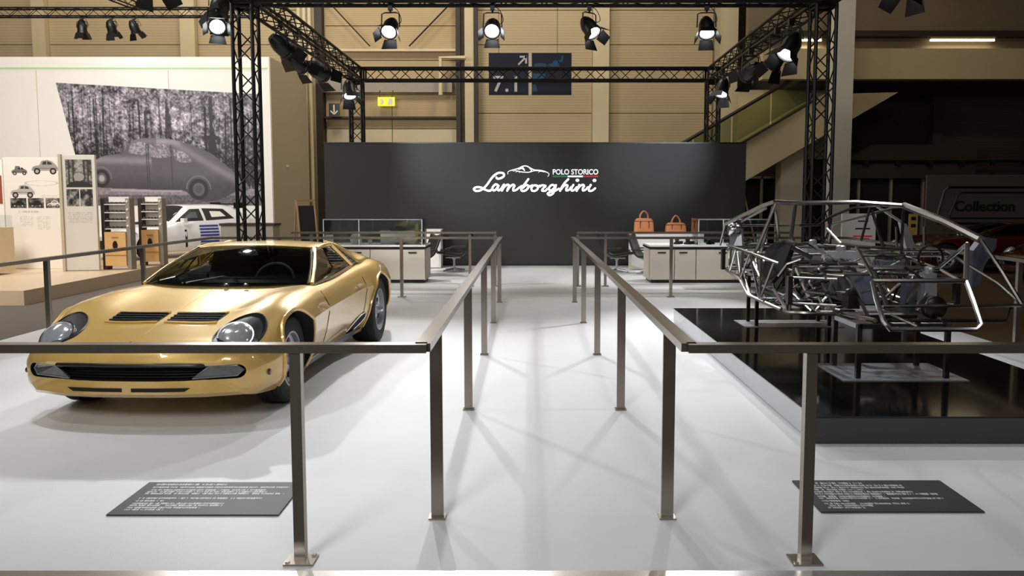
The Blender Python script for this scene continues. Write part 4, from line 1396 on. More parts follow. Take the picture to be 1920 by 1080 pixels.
def sports_car(name, label, loc, rz, paint, group=None):
    t = thing(name, label, 'car', loc, rz, group)
    mb = loft_body(SPORT)
    me = mb.mesh('body', [M[paint], M['matte']])
    body = link('body', me, t)
    body.parent = None
    cut = []
    for s_ in (-1, 1):
        cut.append(cyl_cutter(s_ * .50, s_ * 1.1, 0.0, 0.325, 0.335, M['matte']))
        cut.append(cyl_cutter(s_ * .55, s_ * 1.1, 2.505, 0.345, 0.355, M['matte']))
    # the mouth: a rounded slot across the nose
    slot = []
    for k in range(9):
        a_ = -PI / 2 + PI * k / 8
        slot.append((.665 + .050 * math.cos(a_), .366 + .046 * math.sin(a_)))
    slot = [(x_, .320) for x_ in np.linspace(-.665, .665, 15)][1:-1] + slot + [(x_, .412) for x_ in np.linspace(.665, -.665, 15)][1:-1] + [(-x_, 2 * .366 - z_) for x_, z_ in slot]
    front = [(x_, -1.3, z_) for x_, z_ in slot]
    back = [(x_, -.735 + .20 * abs(x_ / .75) ** 3, z_) for x_, z_ in slot]
    ns = len(slot)
    # triangulated lids so that the curved rear wall stays valid
    mc = MB().add(front + back, [(i, (i + 1) % ns, (i + 1) % ns + ns, i + ns) for i in range(ns)])
    half_ = ns // 2
    # strips between bottom and top rows
    order = sorted(range(ns), key=lambda i: (round(slot[i][0], 4)))
    bot = sorted([i for i in range(ns) if slot[i][1] <= .366], key=lambda i: slot[i][0])
    top = sorted([i for i in range(ns) if slot[i][1] > .366], key=lambda i: slot[i][0])
    for lay, fl in ((0, 1), (ns, 0)):
        i = j = 0
        while i < len(bot) - 1 or j < len(top) - 1:
            if j >= len(top) - 1 or (i < len(bot) - 1 and slot[bot[i + 1]][0] <= slot[top[j + 1]][0]):
                f_ = (bot[i] + lay, bot[i + 1] + lay, top[j] + lay)
                i += 1
            else:
                f_ = (bot[i] + lay, top[j + 1] + lay, top[j] + lay)
                j += 1
            mc.add([], [])
            mc.f.append(f_ if fl else f_[::-1])
            mc.m.append(0)
    cut.append(mc.build('cutter', M['matte']))
    bool_cut(body, cut)
    smooth_mesh(body.data, 32)
    bv = bvh_of(body)
    body.parent = t
    # ---- cabin
    zb = 0.012
    cowl = [(-.70, .83, .775), (-.62, .74, .772), (-.40, .655, .775), (0, .61, .778), (.40, .655, .775), (.62, .74, .772), (.70, .83, .775)]
    head = [(-.535, 1.47, 1.022), (-.48, 1.44, 1.034), (-.3, 1.41, 1.048), (0, 1.395, 1.055), (.3, 1.41, 1.048), (.48, 1.44, 1.034), (.535, 1.47, 1.022)]
    rear = [(-.52, 2.02, 1.030), (-.46, 2.03, 1.045), (-.3, 2.04, 1.058), (0, 2.05, 1.065), (.3, 2.04, 1.058), (.46, 2.03, 1.045), (.52, 2.02, 1.030)]
    ws = MB().grid(patch_rows(cowl, head, 21, 10, 0.025, (0, -.6, .8)))
    ws.build('windscreen', M['carglass'], t, True, 60)
    roof = MB().grid(patch_rows(head, rear, 21, 10, 0.012))
    o = roof.build('roof', M[paint], t, True, 60)
    md = o.modifiers.new('thickness', 'SOLIDIFY')
    md.thickness = 0.03
    md.offset = -1
    for s_ in (-1, 1):
        A = [Vector((s_ * .70, .83, .772)), Vector((s_ * .635, 1.12, .893)), Vector((s_ * .535, 1.47, 1.018))]
        mbp = MB().tube(smooth3(A, 10), 0.017, 8)
        mbp.build('windscreen_pillar', M[paint], t, True)
        MB().tube([p + Vector((-s_ * .024, -.016, .012)) for p in smooth3(A, 10)], 0.010, 6).build('chrome_trim', M['chrome'], t, True)
        # side glass
        base = [(s_ * .715, .86, .770), (s_ * .735, 1.35, .785), (s_ * .735, 1.93, .826)]
        top = [(s_ * .705, .87, .785), (s_ * .545, 1.50, 1.016), (s_ * .530, 1.95, 1.026)]
        MB().grid(patch_rows(base, top, 14, 6, 0.008, (s_, 0, 0))).build('side_window', M['carglass'], t, True, 60)
        MB().tube(smooth3([(s_ * .712, .85, .768), (s_ * .737, 1.35, .785), (s_ * .738, 1.95, .828)], 12), 0.010, 6).build('chrome_trim', M['chrome'], t, True)
        MB().tube(smooth3([(s_ * .545, 1.48, 1.020), (s_ * .535, 1.75, 1.035), (s_ * .525, 2.02, 1.032)], 10), 0.020, 8).build('roof_rail', M[paint], t, True)
        MB().tube([(s_ * .742, 1.955, .83), (s_ * .532, 1.98, 1.028)], 0.021, 8).build('door_pillar', M[paint], t, True)
        MB().tube([(s_ * .70, 1.55, .80), (s_ * .552, 1.62, 1.01)], 0.008, 6).build('window_bar', M['chrome'], t, True)
        # louvred intake behind the door
        q1 = [(s_ * .742, 1.985, .835), (s_ * .746, 2.06, .840), (s_ * .748, 2.13, .846)]
        q2 = [(s_ * .532, 2.015, 1.028), (s_ * .540, 2.03, 1.022), (s_ * .556, 2.05, 1.012)]
        MB().grid(patch_rows(q1, q2, 8, 5)).build('intake_panel', M['matte'], t)
        for k in range(5):
            f_ = .12 + k * .17
            a_ = np.array(q1[0]) * (1 - f_) + np.array(q2[0]) * f_
            b_ = np.array(q1[2]) * (1 - f_) + np.array(q2[2]) * f_
            MB().tube([tuple(a_ + np.array((s_ * .001, 0, 0))), tuple(b_ + np.array((s_ * .001, 0, 0)))], 0.007, 5).build('louvre', M['black'], t)
        # sail panel falling to the tail
        e1 = [(s_ * .535, 2.02, 1.028), (s_ * .600, 2.08, .985), (s_ * .690, 2.115, .905), (s_ * .755, 2.17, .845), (s_ * .75, 2.55, .850), (s_ * .66, 3.35, .735)]
        e2 = [(s_ * .45, 2.05, 1.050), (s_ * .49, 2.20, 1.030), (s_ * .50, 2.38, .992), (s_ * .50, 2.6, .940), (s_ * .49, 3.0, .862), (s_ * .44, 3.38, .745)]
        o = MB().grid(patch_rows(e1, e2, 26, 8, .006)).build('sail_panel', M[paint], t, True, 60)
        md = o.modifiers.new('thickness', 'SOLIDIFY')
        md.thickness = 0.03
        md.offset = 0
    for k in range(6):
        u_ = 2.12 + k * .20
        z_ = .985 - k * .040
        MB().box((0, u_, z_), (.88, .16, .012), rot=Matrix.Rotation(R(-8), 3, 'X')).build('rear_louvre', M['black'], t)
    # ---- interior
    deck = conform(bv, poly_dense([(-.64, .84), (-.36, .72), (0, .68), (.36, .72), (.64, .84), (.66, 1.9), (.4, 2.02), (-.4, 2.02), (-.66, 1.9)], 4), '-z', .006, 3)
    deck.build('cabin_floor', M['matte'], t)
    d = MB().tube(smooth3([(-.60, .90, .775), (-.3, .80, .785), (0, .78, .788), (.3, .80, .785), (.60, .90, .775)], 16), 0.035, 8).build('dashboard', M['seat'], t, True)
    for s_ in (-1, 1):
        sb = MB().box((s_ * .30, 1.72, .87), (.40, .12, .22), rot=Matrix.Rotation(R(-14), 3, 'X'), taper=.88).build('seat_backrest', M['seat'], t)
        MB().box((s_ * .30, 1.77, .985), (.22, .07, .07), rot=Matrix.Rotation(R(-14), 3, 'X'), taper=.85).build('headrest', M['seat'], sb)
    MB().box((0, 1.98, .90), (1.0, .02, .22)).build('bulkhead', M['matte'], t)
    sw = MB()
    sw.tube([(.31 + .17 * math.cos(a_), 1.06 + .17 * math.sin(a_) * .35, .765 + .17 * math.sin(a_) * .90) for a_ in np.linspace(0, 2 * PI, 28, endpoint=False)], .012, 8, closed=True)
    sw.build('steering_wheel', M['greymetal'], t, True)
    MB().box((0, 1.33, .995), (.17, .02, .05)).build('rear_mirror', M['chrome'], t)
    MB().box((-.32, 1.0, .815), (.16, .05, .04)).build('headrest_pad', M['greymetal'], t)
    # ---- wipers
    MB().tube([(-.30, .72, .79), (-.02, .80, .835), (.12, .74, .80)], .008, 6).build('wiper', M['chrome'], t)
    MB().tube([(-.56, .80, .80), (-.44, .84, .825), (-.32, .70, .79)], .008, 6).build('wiper', M['chrome'], t)
    MB().tube([(-.44, .84, .825), (-.36, .92, .875)], .008, 6).build('wiper', M['chrome'], t)
    for s_ in (.10, .26):
        MB().lathe([(.02, 0), (.018, .012), (0, .016)], 10, 'Z', (s_ - .02, .60, .782)).build('washer_jet', M['chrome'], t)
    # ---- nose
    for s_ in (-1, 1):
        c = (s_ * .605, -.455)
        el = []
        for k in range(36):
            a_ = 2 * PI * k / 36
            p = (.135 * math.cos(a_), .235 * math.sin(a_))
            rot = R(-12) * s_
            el.append((c[0] + p[0] * math.cos(rot) - p[1] * math.sin(rot), c[1] + p[0] * math.sin(rot) + p[1] * math.cos(rot)))
        pod = conform(bv, el, '-z', .004, 5).build('headlamp_pod', M['black'], t, True, 60)
        # rim ring
        h_ = [bv.ray_cast(Vector((x_, y_, 3)), Vector((0, 0, -1)))[0] + Vector((0, 0, .005)) for x_, y_ in el]
        MB().tube(h_, .006, 6, closed=True).build('pod_rim', M['black'], pod, True)
        gc = (s_ * .60, -.52)
        hz, hn, _i, _d = bv.ray_cast(Vector((gc[0], gc[1], 3)), Vector((0, 0, -1)))
        q = (hn + Vector((0, -.55, 0))).normalized().to_track_quat('Z', 'Y').to_matrix()
        lm = MB().lathe([(.112, -.02), (.112, .012), (.098, .034), (.06, .050), (0, .056)], 24)
        lm.v = [tuple(hz + q @ Vector(p)) for p in lm.v]
        lm.build('headlamp', M['lampglass'], pod, True)
        lm = MB().lathe([(.108, .008), (.118, .008), (.118, .022), (.108, .022), (.108, .008)], 24)
        lm.v = [tuple(hz + q @ Vector(p)) for p in lm.v]
        lm.build('lamp_ring', M['chrome'], pod, True)
        # bonnet vent
        vent = [(s_ * .030, -.31), (s_ * .375, -.31), (s_ * .395, -.13), (s_ * .030, -.13)]
        vp = conform(bv, poly_dense(vent, 8), '-z', .004, 4).build('bonnet_vent', M['matte'], t)
        for k in range(4):
            yy = -.295 + k * .05
            a_ = bv.ray_cast(Vector((s_ * .035, yy, 3)), Vector((0, 0, -1)))[0]
            b_ = bv.ray_cast(Vector((s_ * .375, yy, 3)), Vector((0, 0, -1)))[0]
            MB().tube([a_ + Vector((0, 0, .008)), b_ + Vector((0, 0, .008))], .008, 5).build('vent_slat', M['black'], vp)
        for yy in (-.325, -.115):
            l_ = [bv.ray_cast(Vector((s_ * x_, yy, 3)), Vector((0, 0, -1)))[0] + Vector((0, 0, .007)) for x_ in np.linspace(.025, .392, 10)]
            MB().tube(l_, .008, 6).build('vent_lip', M[paint], vp, True)
        # indicator lamp in the mouth
        u0 = -.76 + .17 * (.56 / .75) ** 3
        pts = [(s_ * .40, u0 - .055, .328), (s_ * .66, u0 + .030, .334), (s_ * .695, u0 + .055, .368), (s_ * .66, u0 + .030, .402), (s_ * .50, u0 - .03, .404)]
        il = MB().prism(pts, (0, .02, 0)).build('indicator_lamp', M['amber'], t)
        MB().tube([tuple(Vector(p) + Vector((0, -.004, 0))) for p in pts], .005, 5, closed=True).build('lamp_bezel', M['alloy'], il)
        # lower air slot
        sl = [(s_ * .03, .252), (s_ * .36, .252), (s_ * .40, .276), (s_ * .03, .276)]
        conform(bv, poly_dense(sl, 6), '+u', .004, 3).build('air_slot', M['matte'], t)
        # sill strip, side scoop and door lines
        l_ = []
        MB().box((s_ * .70, 1.27, .165), (.05, 1.75, .05)).build('sill', M['greymetal'], t)
        MB().tube([(s_ * .765, .42, .215), (s_ * .745, 1.2, .205), (s_ * .78, 2.05, .215)], .012, 6).build('sill_trim', M['chrome'], t, True)
        sc = [(1.70 + .20 * math.cos(a_) , .285 + .060 * math.sin(a_) + .10 * math.cos(a_) * .55) for a_ in np.linspace(0, 2 * PI, 24, endpoint=False)]
        sp = conform(bv, [(x_ + .17, z_) for x_, z_ in sc], '-v' if s_ > 0 else '+v', .004, 3).build('side_scoop', M['matte'], t)
        ax = Vector((-s_, 0, 0))
        ring = []
        for x_, z_ in sc:
            h = bv.ray_cast(Vector((s_ * 3, x_ + .17, z_)), ax)[0]
            if h is not None:
                ring.append(h - ax * .006)
        MB().tube(ring, .007, 5, closed=True).build('scoop_trim', M['chrome'], sp, True)
        for u_ in (.78, 1.98):
            l_ = []
            for z_ in np.linspace(.26, .72, 9):
                h = bv.ray_cast(Vector((s_ * 3, u_ + (.72 - z_) * .05, z_)), ax)[0]
                if h is not None:
                    l_.append(h - ax * .001)
            MB().tube(l_, .003, 4).build('door_gap', M['matte'], t)
        h = bv.ray_cast(Vector((s_ * 3, 1.78, .655)), ax)[0]
        MB().box(h - ax * .012, (.02, .14, .02)).build('door_handle', M['chrome'], t)
        h = bv.ray_cast(Vector((s_ * 3, -.52, .33)), ax)[0]
        MB().lathe([(.022, 0), (.018, s_ * .012), (0, s_ * .014)], 12, 'X', h).build('side_marker', M['red'], t)
        # arch lips
        for u_, z_, r_ in ((0, .325, .338), (2.505, .345, .358)):
            l_ = []
            for a_ in np.linspace(-.12 * PI, 1.12 * PI, 48):
                h = bv.ray_cast(Vector((s_ * 3, u_ + (r_ + .012) * math.cos(a_), z_ + (r_ + .012) * math.sin(a_))), ax)[0]
                if h is not None and abs(h.x) > .6:
                    l_.append(h - ax * .002)
            MB().tube(l_, .014, 6).build('arch_lip', M[paint], t, True)
    # mouth trim: dark bumper bar at the upper edge
    l_ = []
    for x_ in np.linspace(-.70, .70, 25):
        h = bv.ray_cast(Vector((x_, -3, .421 - .03 * abs(x_ / .7) ** 4)), Vector((0, 1, 0)))[0]
        if h is not None:
            l_.append(h + Vector((0, -.004, 0)))
    MB().tube(l_, .013, 8).build('bumper_bar', M['black'], t, True)
    for k in range(4):
        z_ = .336 + k * .018
        MB().tube([(x_, -.752 + .20 * abs(x_ / .75) ** 3, z_) for x_ in np.linspace(-.44, .44, 9)], .005, 5).build('grille_bar', M['black'], t)
    h, hn, _i, _d = bv.ray_cast(Vector((0, -.735, 3)), Vector((0, 0, -1)))
    bd = MB().prism([(-.022, -.02, .004), (.022, -.02, .004), (.024, .018, .004), (0, .034, .004), (-.024, .018, .004)], (0, 0, .008)).build('badge', M['black'], t, loc=h)
    bd.rotation_euler = (R(50), 0, 0)
    l_ = [bv.ray_cast(Vector((0, y_, 3)), Vector((0, 0, -1)))[0] + Vector((0, 0, .001)) for y_ in np.linspace(-.55, .5, 20)]
    MB().tube(l_, .0025, 5).build('bonnet_crease', M[paint], t, True)
    # ---- wheels and underside
    for s_ in (-1, 1):
        wheel(t, s_ * .705, 0.0, .315, .205, s_)
        wheel(t, s_ * .765, 2.505, .335, .265, s_)
    MB().box((0, 1.27, .19), (1.15, 1.75, .08)).build('underbody', M['matte'], t)
    return t


car = sports_car('sports_car', 'gold classic mid-engined sports car with black lamp pods', (-2.52, 5.91, 0), -0.038, 'gold')

# dark red copies of the same kind of car in the unlit hall on the right
def repaint(root, swap, label, loc, rz):
    c = copy_tree(root)
    c['label'] = label
    c.location = loc
    c.rotation_euler = (0, 0, rz)

    def walk(o):
        if o.type == 'MESH':
            for sl in o.material_slots:
                if sl.material in swap:
                    k = swap[sl.material]
                    sl.link = 'OBJECT'
                    sl.material = k
        for ch in [k for k in SC.objects if k.parent == o]:
            walk(ch)
    walk(c)
    return c


repaint(car, {M['gold']: M['red']}, 'dark red sports car parked in the dim hall behind the chassis', (8.75, 18.0, -0.12), R(-90))
repaint(car, {M['gold']: M['red']}, 'dark red sports car cut by the right edge of the picture', (9.9, 15.4, -0.12), R(-84))

HATCH = [
    (-.78, [(0, .60), (.3, .60), (.5, .59), (.66, .56), (.72, .45), (.70, .25), (.6, .18)]),
    (-.6, [(0, .74), (.35, .74), (.6, .72), (.78, .66), (.86, .5), (.86, .25), (.75, .16)]),
    (0, [(0, .88), (.4, .88), (.65, .86), (.84, .78), (.93, .55), (.92, .25), (.8, .16)]),
    (.45, [(0, .95), (.4, .95), (.62, .93), (.80, .86), (.88, .6), (.87, .25), (.8, .16)]),
    (.62, [(0, .99), (.4, .985), (.62, .965), (.78, .90), (.88, .6), (.87, .25), (.8, .16)]),
    (1.0, [(0, 1.26), (.4, 1.24), (.60, 1.18), (.78, .93), (.88, .62), (.87, .25), (.8, .16)]),
    (1.3, [(0, 1.41), (.36, 1.40), (.57, 1.34), (.79, .94), (.88, .62), (.87, .25), (.8, .16)]),
    (2.2, [(0, 1.42), (.36, 1.41), (.56, 1.35), (.80, .97), (.90, .64), (.89, .25), (.8, .16)]),
    (2.8, [(0, 1.36), (.35, 1.35), (.53, 1.29), (.78, .99), (.93, .66), (.92, .28), (.8, .2)]),
    (3.12, [(0, 1.12), (.40, 1.10), (.54, 1.06), (.76, .93), (.90, .66), (.88, .3), (.78, .22)]),
    (3.28, [(0, .82), (.4, .82), (.55, .80), (.70, .74), (.80, .6), (.78, .35), (.7, .25)]),
]
t = thing('rally_car', 'white rally hatchback with blue striped door and black rear wing', 'car', (-9.0, 18.55, 0.10), R(-34.8))
mb = loft_body(HATCH, 60, 13, 0.2, 0.6, -0.78)
body = link('body', mb.mesh('body', [M['white_paint'], M['matte']]))
cut = []
for s_ in (-1, 1):
    for u_ in (0.0, 2.47):
        cut.append(cyl_cutter(s_ * .55, s_ * 1.2, u_, .33, .37, M['matte']))
bool_cut(body, cut)
smooth_mesh(body.data, 35)
bv = bvh_of(body)
body.parent = t
conform(bv, poly_dense([(-.66, .66), (.66, .66), (.50, 1.20), (-.50, 1.20)], 8), '-z', .006, 5).build('windscreen', M['black'], t, True)
conform(bv, poly_dense([(-.60, .10), (.60, .10), (.50, .45), (-.50, .45)], 6), '-z', .005, 3).build('bonnet_panel', M['black'], t)
for s_ in (-1, 1):
    ax = '-v' if s_ > 0 else '+v'
    for k, P in enumerate(([(.80, .96), (1.62, .98), (1.60, 1.30), (1.30, 1.29)], [(1.70, .98), (2.60, 1.02), (2.35, 1.29), (1.68, 1.31)])):
        conform(bv, poly_dense(P, 8), ax, .006, 4).build('side_window', M['black'], t, True)
        c = np.mean(P, 0)
        conform(bv, poly_dense([tuple(c + (np.array(p) - c) * .5) for p in P], 5), ax, .012, 2).build('window_sticker', M['white'] if k else M['greymetal'], t)
    for k in range(7):
        z_ = .30 + k * .085
        conform(bv, poly_dense([(1.45, z_), (2.02, z_), (2.02, z_ + .05), (1.45, z_ + .05)], 4), ax, .007, 1).build('door_stripe', M['blue'], t)
    conform(bv, poly_dense([(1.0, .28), (1.06, .28), (1.06, .75), (1.0, .75)], 4), ax, .007, 1).build('door_lettering', M['black'], t)
    conform(bv, poly_dense([(-.55, .52), (-.30, .62), (-.32, .72), (-.56, .64)], 4), ax, .007, 2).build('headlamp', M['lampglass'], t)
    MB().box((s_ * .92, .95, 1.0), (.16, .10, .11)).build('door_mirror', M['white_paint'], t)
    for u_ in (0.0, 2.47):
        wheel(t, s_ * .80, u_, .33, .22, s_, .70, 8, 'white_paint')
    MB().box((s_ * .56, 2.92, 1.38), (.03, .34, .16)).build('wing_endplate', M['black'], t)
MB().box((0, 2.95, 1.42), (1.14, .30, .03)).build('rear_wing', M['black'], t)
conform(bv, poly_dense([(-.55, .26), (.55, .26), (.5, .5), (-.5, .5)], 5), '+u', .006, 3).build('grille', M['black'], t)
t.scale = (.857, .857, .857)

# ------------------------------------------------------------------ black plinth with the bare tube chassis on trestles
t = thing('display_plinth', 'low glossy black plinth under the bare tube chassis', 'plinth', (2.745, 7.25, 0))
MB().box((0, 0, 0.0825), (2.03, 4.78, 0.165)).build('body', M['skirtdark'], t)
MB().box((0, 0, 0.1675), (2.08, 4.84, 0.005)).build('top_sheet', M['plinth'], t)
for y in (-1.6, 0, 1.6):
    MB().box((-1.027, y, 0.083), (0.02, 1.595, 0.155)).build('side_board', M['skirt'], t)  # pale boards stand in for the white floor's reflection
MB().box((0, -2.405, 0.083), (2.05, 0.02, 0.155)).build('front_board', M['skirtdark'], t)
PZ = 0.17
for lb, x0, x1, y0, y1, h in (('dark steel trestle under the near end of the chassis', 2.375, 3.015, 5.86, 6.32, 0.40), ('dark steel trestle under the far end of the chassis', 2.31, 3.05, 8.29, 8.61, 0.525)):
    t = thing('trestle', lb, 'trestle', ((x0 + x1) / 2, (y0 + y1) / 2, PZ), 0, 'chassis trestles')
    w, d = (x1 - x0) / 2, (y1 - y0) / 2
    MB().box((0, 0, 0.003), (2 * w + .26, 2 * d + .16, 0.005)).build('floor_sheet', M['alloy'], t)
    for sx in (-1, 1):
        for sy in (-1, 1):
            MB().box((sx * w, sy * d, h / 2), (0.034, 0.034, h)).build('leg', M['darktube'], t)
    for sy in (-1, 1):
        MB().box((0, sy * d, h - .016), (2 * w, 0.034, 0.034)).build('top_bar', M['darktube'], t)
    for sx in (-1, 1):
        MB().box((sx * w, 0, h - .016), (0.034, 2 * d, 0.034)).build('cross_bar', M['alloy'], t)

OX, OY, OZ = 2.67, 7.2, 0.56
t = thing('tube_chassis', 'bare steel tubular sports car chassis standing on trestles', 'chassis', (OX, OY, OZ))
TM = dict(t='tube', c='chrome', d='darktube', f='steel')
tubes = [
    (.020,'t',[(2.10,8.80,1.20),(2.11,7.40,1.41),(2.11,7.10,1.44),(2.29,7.08,1.43),(2.78,7.04,1.44),(3.18,7.00,1.41)]),
    (.014,'t',[(2.14,8.30,1.24),(2.15,7.50,1.38)]),
    (.030,'f',[(3.18,7.00,1.41),(3.28,6.50,1.29),(3.30,6.00,1.17)]),
    (.015,'t',[(3.30,6.00,1.17),(3.38,5.85,0.95),(3.47,5.75,0.73)]),
    (.014,'t',[(3.40,6.70,1.04),(3.50,6.10,0.84),(3.49,5.78,0.73)]),
    (.014,'t',[(2.13,7.20,1.40),(2.09,7.40,0.99)]),
    (.012,'t',[(2.15,7.20,1.38),(2.22,7.30,1.12)]),
    (.018,'t',[(2.29,7.10,1.42),(2.26,7.10,1.12)]),
    (.012,'d',[(3.14,7.60,1.38),(3.03,7.50,1.09)]),
    (.014,'d',[(3.16,7.60,1.36),(3.15,7.30,1.03)]),
    (.014,'d',[(2.73,8.30,1.20),(2.94,8.35,1.20),(3.07,8.40,1.28),(3.29,8.40,1.37),(3.50,8.30,1.39)]),
    (.014,'t',[(3.50,8.30,1.39),(3.62,8.00,1.24)]),
    (.012,'t',[(2.20,8.50,1.19),(2.92,8.50,1.19)]),
    (.018,'c',[(2.35,5.60,0.91),(2.36,5.55,0.79),(2.39,5.50,0.65),(2.44,5.50,0.59),(2.55,5.50,0.59),(2.77,5.50,0.59),(3.02,5.50,0.59),(3.05,5.50,0.63),(3.02,5.55,0.78),(2.99,5.60,0.91)]),
    (.016,'t',[(2.35,5.60,0.91),(2.99,5.60,0.91)]),
    (.018,'c',[(3.04,5.70,1.16),(2.99,5.60,0.91)]),
    (.013,'c',[(3.04,5.70,1.16),(3.21,6.40,0.94)]),
    (.016,'t',[(2.60,6.20,0.94),(3.10,6.20,0.94)]),
    (.013,'c',[(3.07,6.10,0.94),(3.00,5.70,0.90)]),
    (.012,'t',[(2.47,5.70,0.72),(3.47,5.75,0.72)]),
    (.014,'d',[(2.58,5.90,0.59),(3.45,5.90,0.59),(3.43,5.80,0.70)]),
    (.013,'t',[(2.69,7.20,0.97),(3.67,7.20,0.97)]),
    (.013,'t',[(2.79,7.50,0.95),(2.85,7.50,0.99),(3.82,7.50,0.99)]),
    (.018,'d',[(2.40,6.80,0.93),(2.71,6.80,0.92)]),
    (.013,'t',[(2.35,6.70,0.85),(2.63,6.30,0.89)]),
    (.013,'t',[(2.35,6.60,0.71),(2.58,6.60,0.71)]),
    (.014,'t',[(2.63,6.60,1.08),(2.52,6.00,0.90)]),
    (.015,'d',[(2.53,6.00,0.93),(2.50,5.70,0.72)]),
    (.013,'t',[(3.05,6.30,0.92),(2.73,5.90,0.71)]),
    (.012,'c',[(3.04,6.20,0.79),(2.86,6.00,0.68)]),
    (.017,'t',[(2.02,7.80,0.73),(2.02,7.50,0.59),(2.10,6.60,0.55),(2.21,6.40,0.57),(2.39,6.25,0.59),(2.42,5.70,0.62)]),
    (.013,'c',[(2.08,7.50,0.69),(2.11,7.20,0.57)]),
    (.014,'c',[(2.09,7.00,0.70),(2.12,6.70,0.55)]),
    (.014,'c',[(2.16,6.70,0.70),(2.22,6.40,0.59)]),
    (.018,'d',[(2.14,6.80,0.87),(2.13,6.70,0.55)]),
    (.017,'t',[(2.18,6.70,0.91),(2.24,6.40,0.59)]),
    (.014,'t',[(2.24,6.40,0.59),(2.33,6.40,0.70)]),
    (.014,'t',[(2.13,7.00,0.81),(2.17,6.90,0.92),(2.31,6.90,0.97)]),
    (.022,'d',[(2.21,6.90,1.06),(2.34,6.80,0.98)]),
    (.016,'t',[(2.22,6.90,1.08),(2.38,7.00,1.09),(2.55,6.80,0.95)]),
    (.018,'d',[(2.33,6.80,0.93),(2.72,6.80,0.93)]),
    (.012,'t',[(2.06,7.50,0.73),(2.16,7.40,0.75)]),
    (.013,'t',[(2.18,7.90,0.97),(2.16,7.40,0.85)]),
    (.012,'t',[(2.20,8.30,0.94),(2.14,7.60,0.74)]),
    (.013,'c',[(2.75,7.60,1.19),(2.81,7.40,1.06)]),
    (.015,'t',[(2.81,7.40,1.06),(2.89,7.20,1.05),(3.26,7.20,1.03)]),
    (.012,'t',[(2.56,7.00,1.03),(2.54,6.40,0.77)]),
    (.013,'d',[(2.54,6.40,0.77),(2.47,5.90,0.59)]),
    (.011,'c',[(2.29,6.70,0.80),(2.33,6.60,0.70)]),
    (.011,'c',[(2.46,6.60,0.84),(2.42,6.60,0.73)]),
    (.012,'t',[(2.10,7.20,0.56),(2.38,6.90,0.60)]),
    (.011,'t',[(2.02,7.50,0.59),(2.04,7.70,0.71),(2.05,7.90,0.81)]),
    (.012,'t',[(2.73,6.30,0.70),(2.87,6.30,0.83)]),
    (.012,'c',[(2.91,6.30,0.76),(2.97,6.30,0.89)]),
    (.011,'t',[(2.62,5.90,0.63),(2.65,5.55,0.60)]),
    (.011,'t',[(2.98,5.90,0.60),(2.88,5.55,0.59)]),
    (.012,'t',[(3.00,6.60,0.86),(3.19,6.60,0.84)]),
    (.013,'t',[(3.65,7.60,1.21),(3.61,7.50,0.99)]),
    (.010,'t',[(3.48,7.80,1.20),(3.45,7.70,0.99)])
]


def chassis_tube(pts, r, m_='tube'):
    P = [(p[0] - OX, p[1] - OY, p[2] - OZ) for p in pts]
    return MB().tube(P, r, 7).build('tube', M[m_], t, True)


for r_, k, P in tubes:
    chassis_tube(P, r_, TM[k])


def vm(P, s_):
    return [(OX + s_ * v, y, z) for v, y, z in P]


lowR = [(.30, 5.9, .60), (.45, 6.3, .585), (.60, 6.7, .56), (.66, 7.5, .585), (.66, 7.8, .70), (.60, 8.6, .72), (.45, 9.0, .74)]
uppR = [(.42, 6.2, .94), (.60, 6.8, .93), (.66, 7.4, .975), (.62, 8.3, .98), (.50, 9.0, .96)]
inner = [(.30, 6.2, .62), (.40, 6.9, .60), (.42, 7.8, .62), (.36, 8.8, .72)]
inneu = [(.28, 6.2, .88), (.38, 6.9, .84), (.40, 7.8, .86), (.34, 8.8, .92)]


def along(P, y):
    P = np.array(P)
    return tuple(np.interp(y, P[:, 1], P[:, k]) if k != 1 else y for k in range(3))


for s_ in (-1, 1):
    for P, r_ in ((lowR if s_ > 0 else lowR[2:], .017), (uppR if s_ > 0 else uppR[1:], .015), (inner, .014), (inneu, .013)):
        chassis_tube(vm(P, s_), r_)
    ys_ = np.linspace(6.3, 8.7, 9)
    for i in range(8):
        a_, b_ = along(lowR, ys_[i]), along(uppR, ys_[i + 1])
        c_, d_ = along(inner, ys_[i]), along(inneu, ys_[i + 1])
        if s_ > 0 or i > 1:
            chassis_tube(vm([a_, b_] if i % 2 else [along(uppR, ys_[i]), along(lowR, ys_[i + 1])], s_), .011, 'tube' if i % 3 else 'chrome')
        chassis_tube(vm([c_, d_] if i % 2 == 0 else [along(inneu, ys_[i]), along(inner, ys_[i + 1])], s_), .010, 'darktube' if i % 2 else 'tube')
    for y in (6.6, 7.2, 7.8, 8.4, 8.9):
        chassis_tube(vm([along(lowR, y), along(uppR, y)], s_), .011)
        chassis_tube(vm([along(uppR, y), along(inneu, min(y, 8.75))], s_), .010)
    # suspension arms, coil springs, uprights
    for y, z in ((6.35, .66), (8.55, .74)):
        for z2 in (0, .20):
            chassis_tube(vm([(.34, y - .16, z + z2), (.64, y, z + z2)], s_), .010, 'chrome')
            chassis_tube(vm([(.34, y + .16, z + z2), (.64, y, z + z2)], s_), .010, 'darktube')
        P = [(OX + s_ * (.48 + .10 * f_ / 40 * -1) + .040 * math.cos(f_ * .9) - OX, y - OY + .040 * math.sin(f_ * .9), z + .02 + f_ * .0075 - OZ) for f_ in range(41)]
        MB().tube(P, .008, 5).build('coil_spring', M['darktube'], t, True)
        MB().box((s_ * .65, y - OY, z + .10 - OZ), (.035, .06, .22)).build('upright', M['darktube'], t)
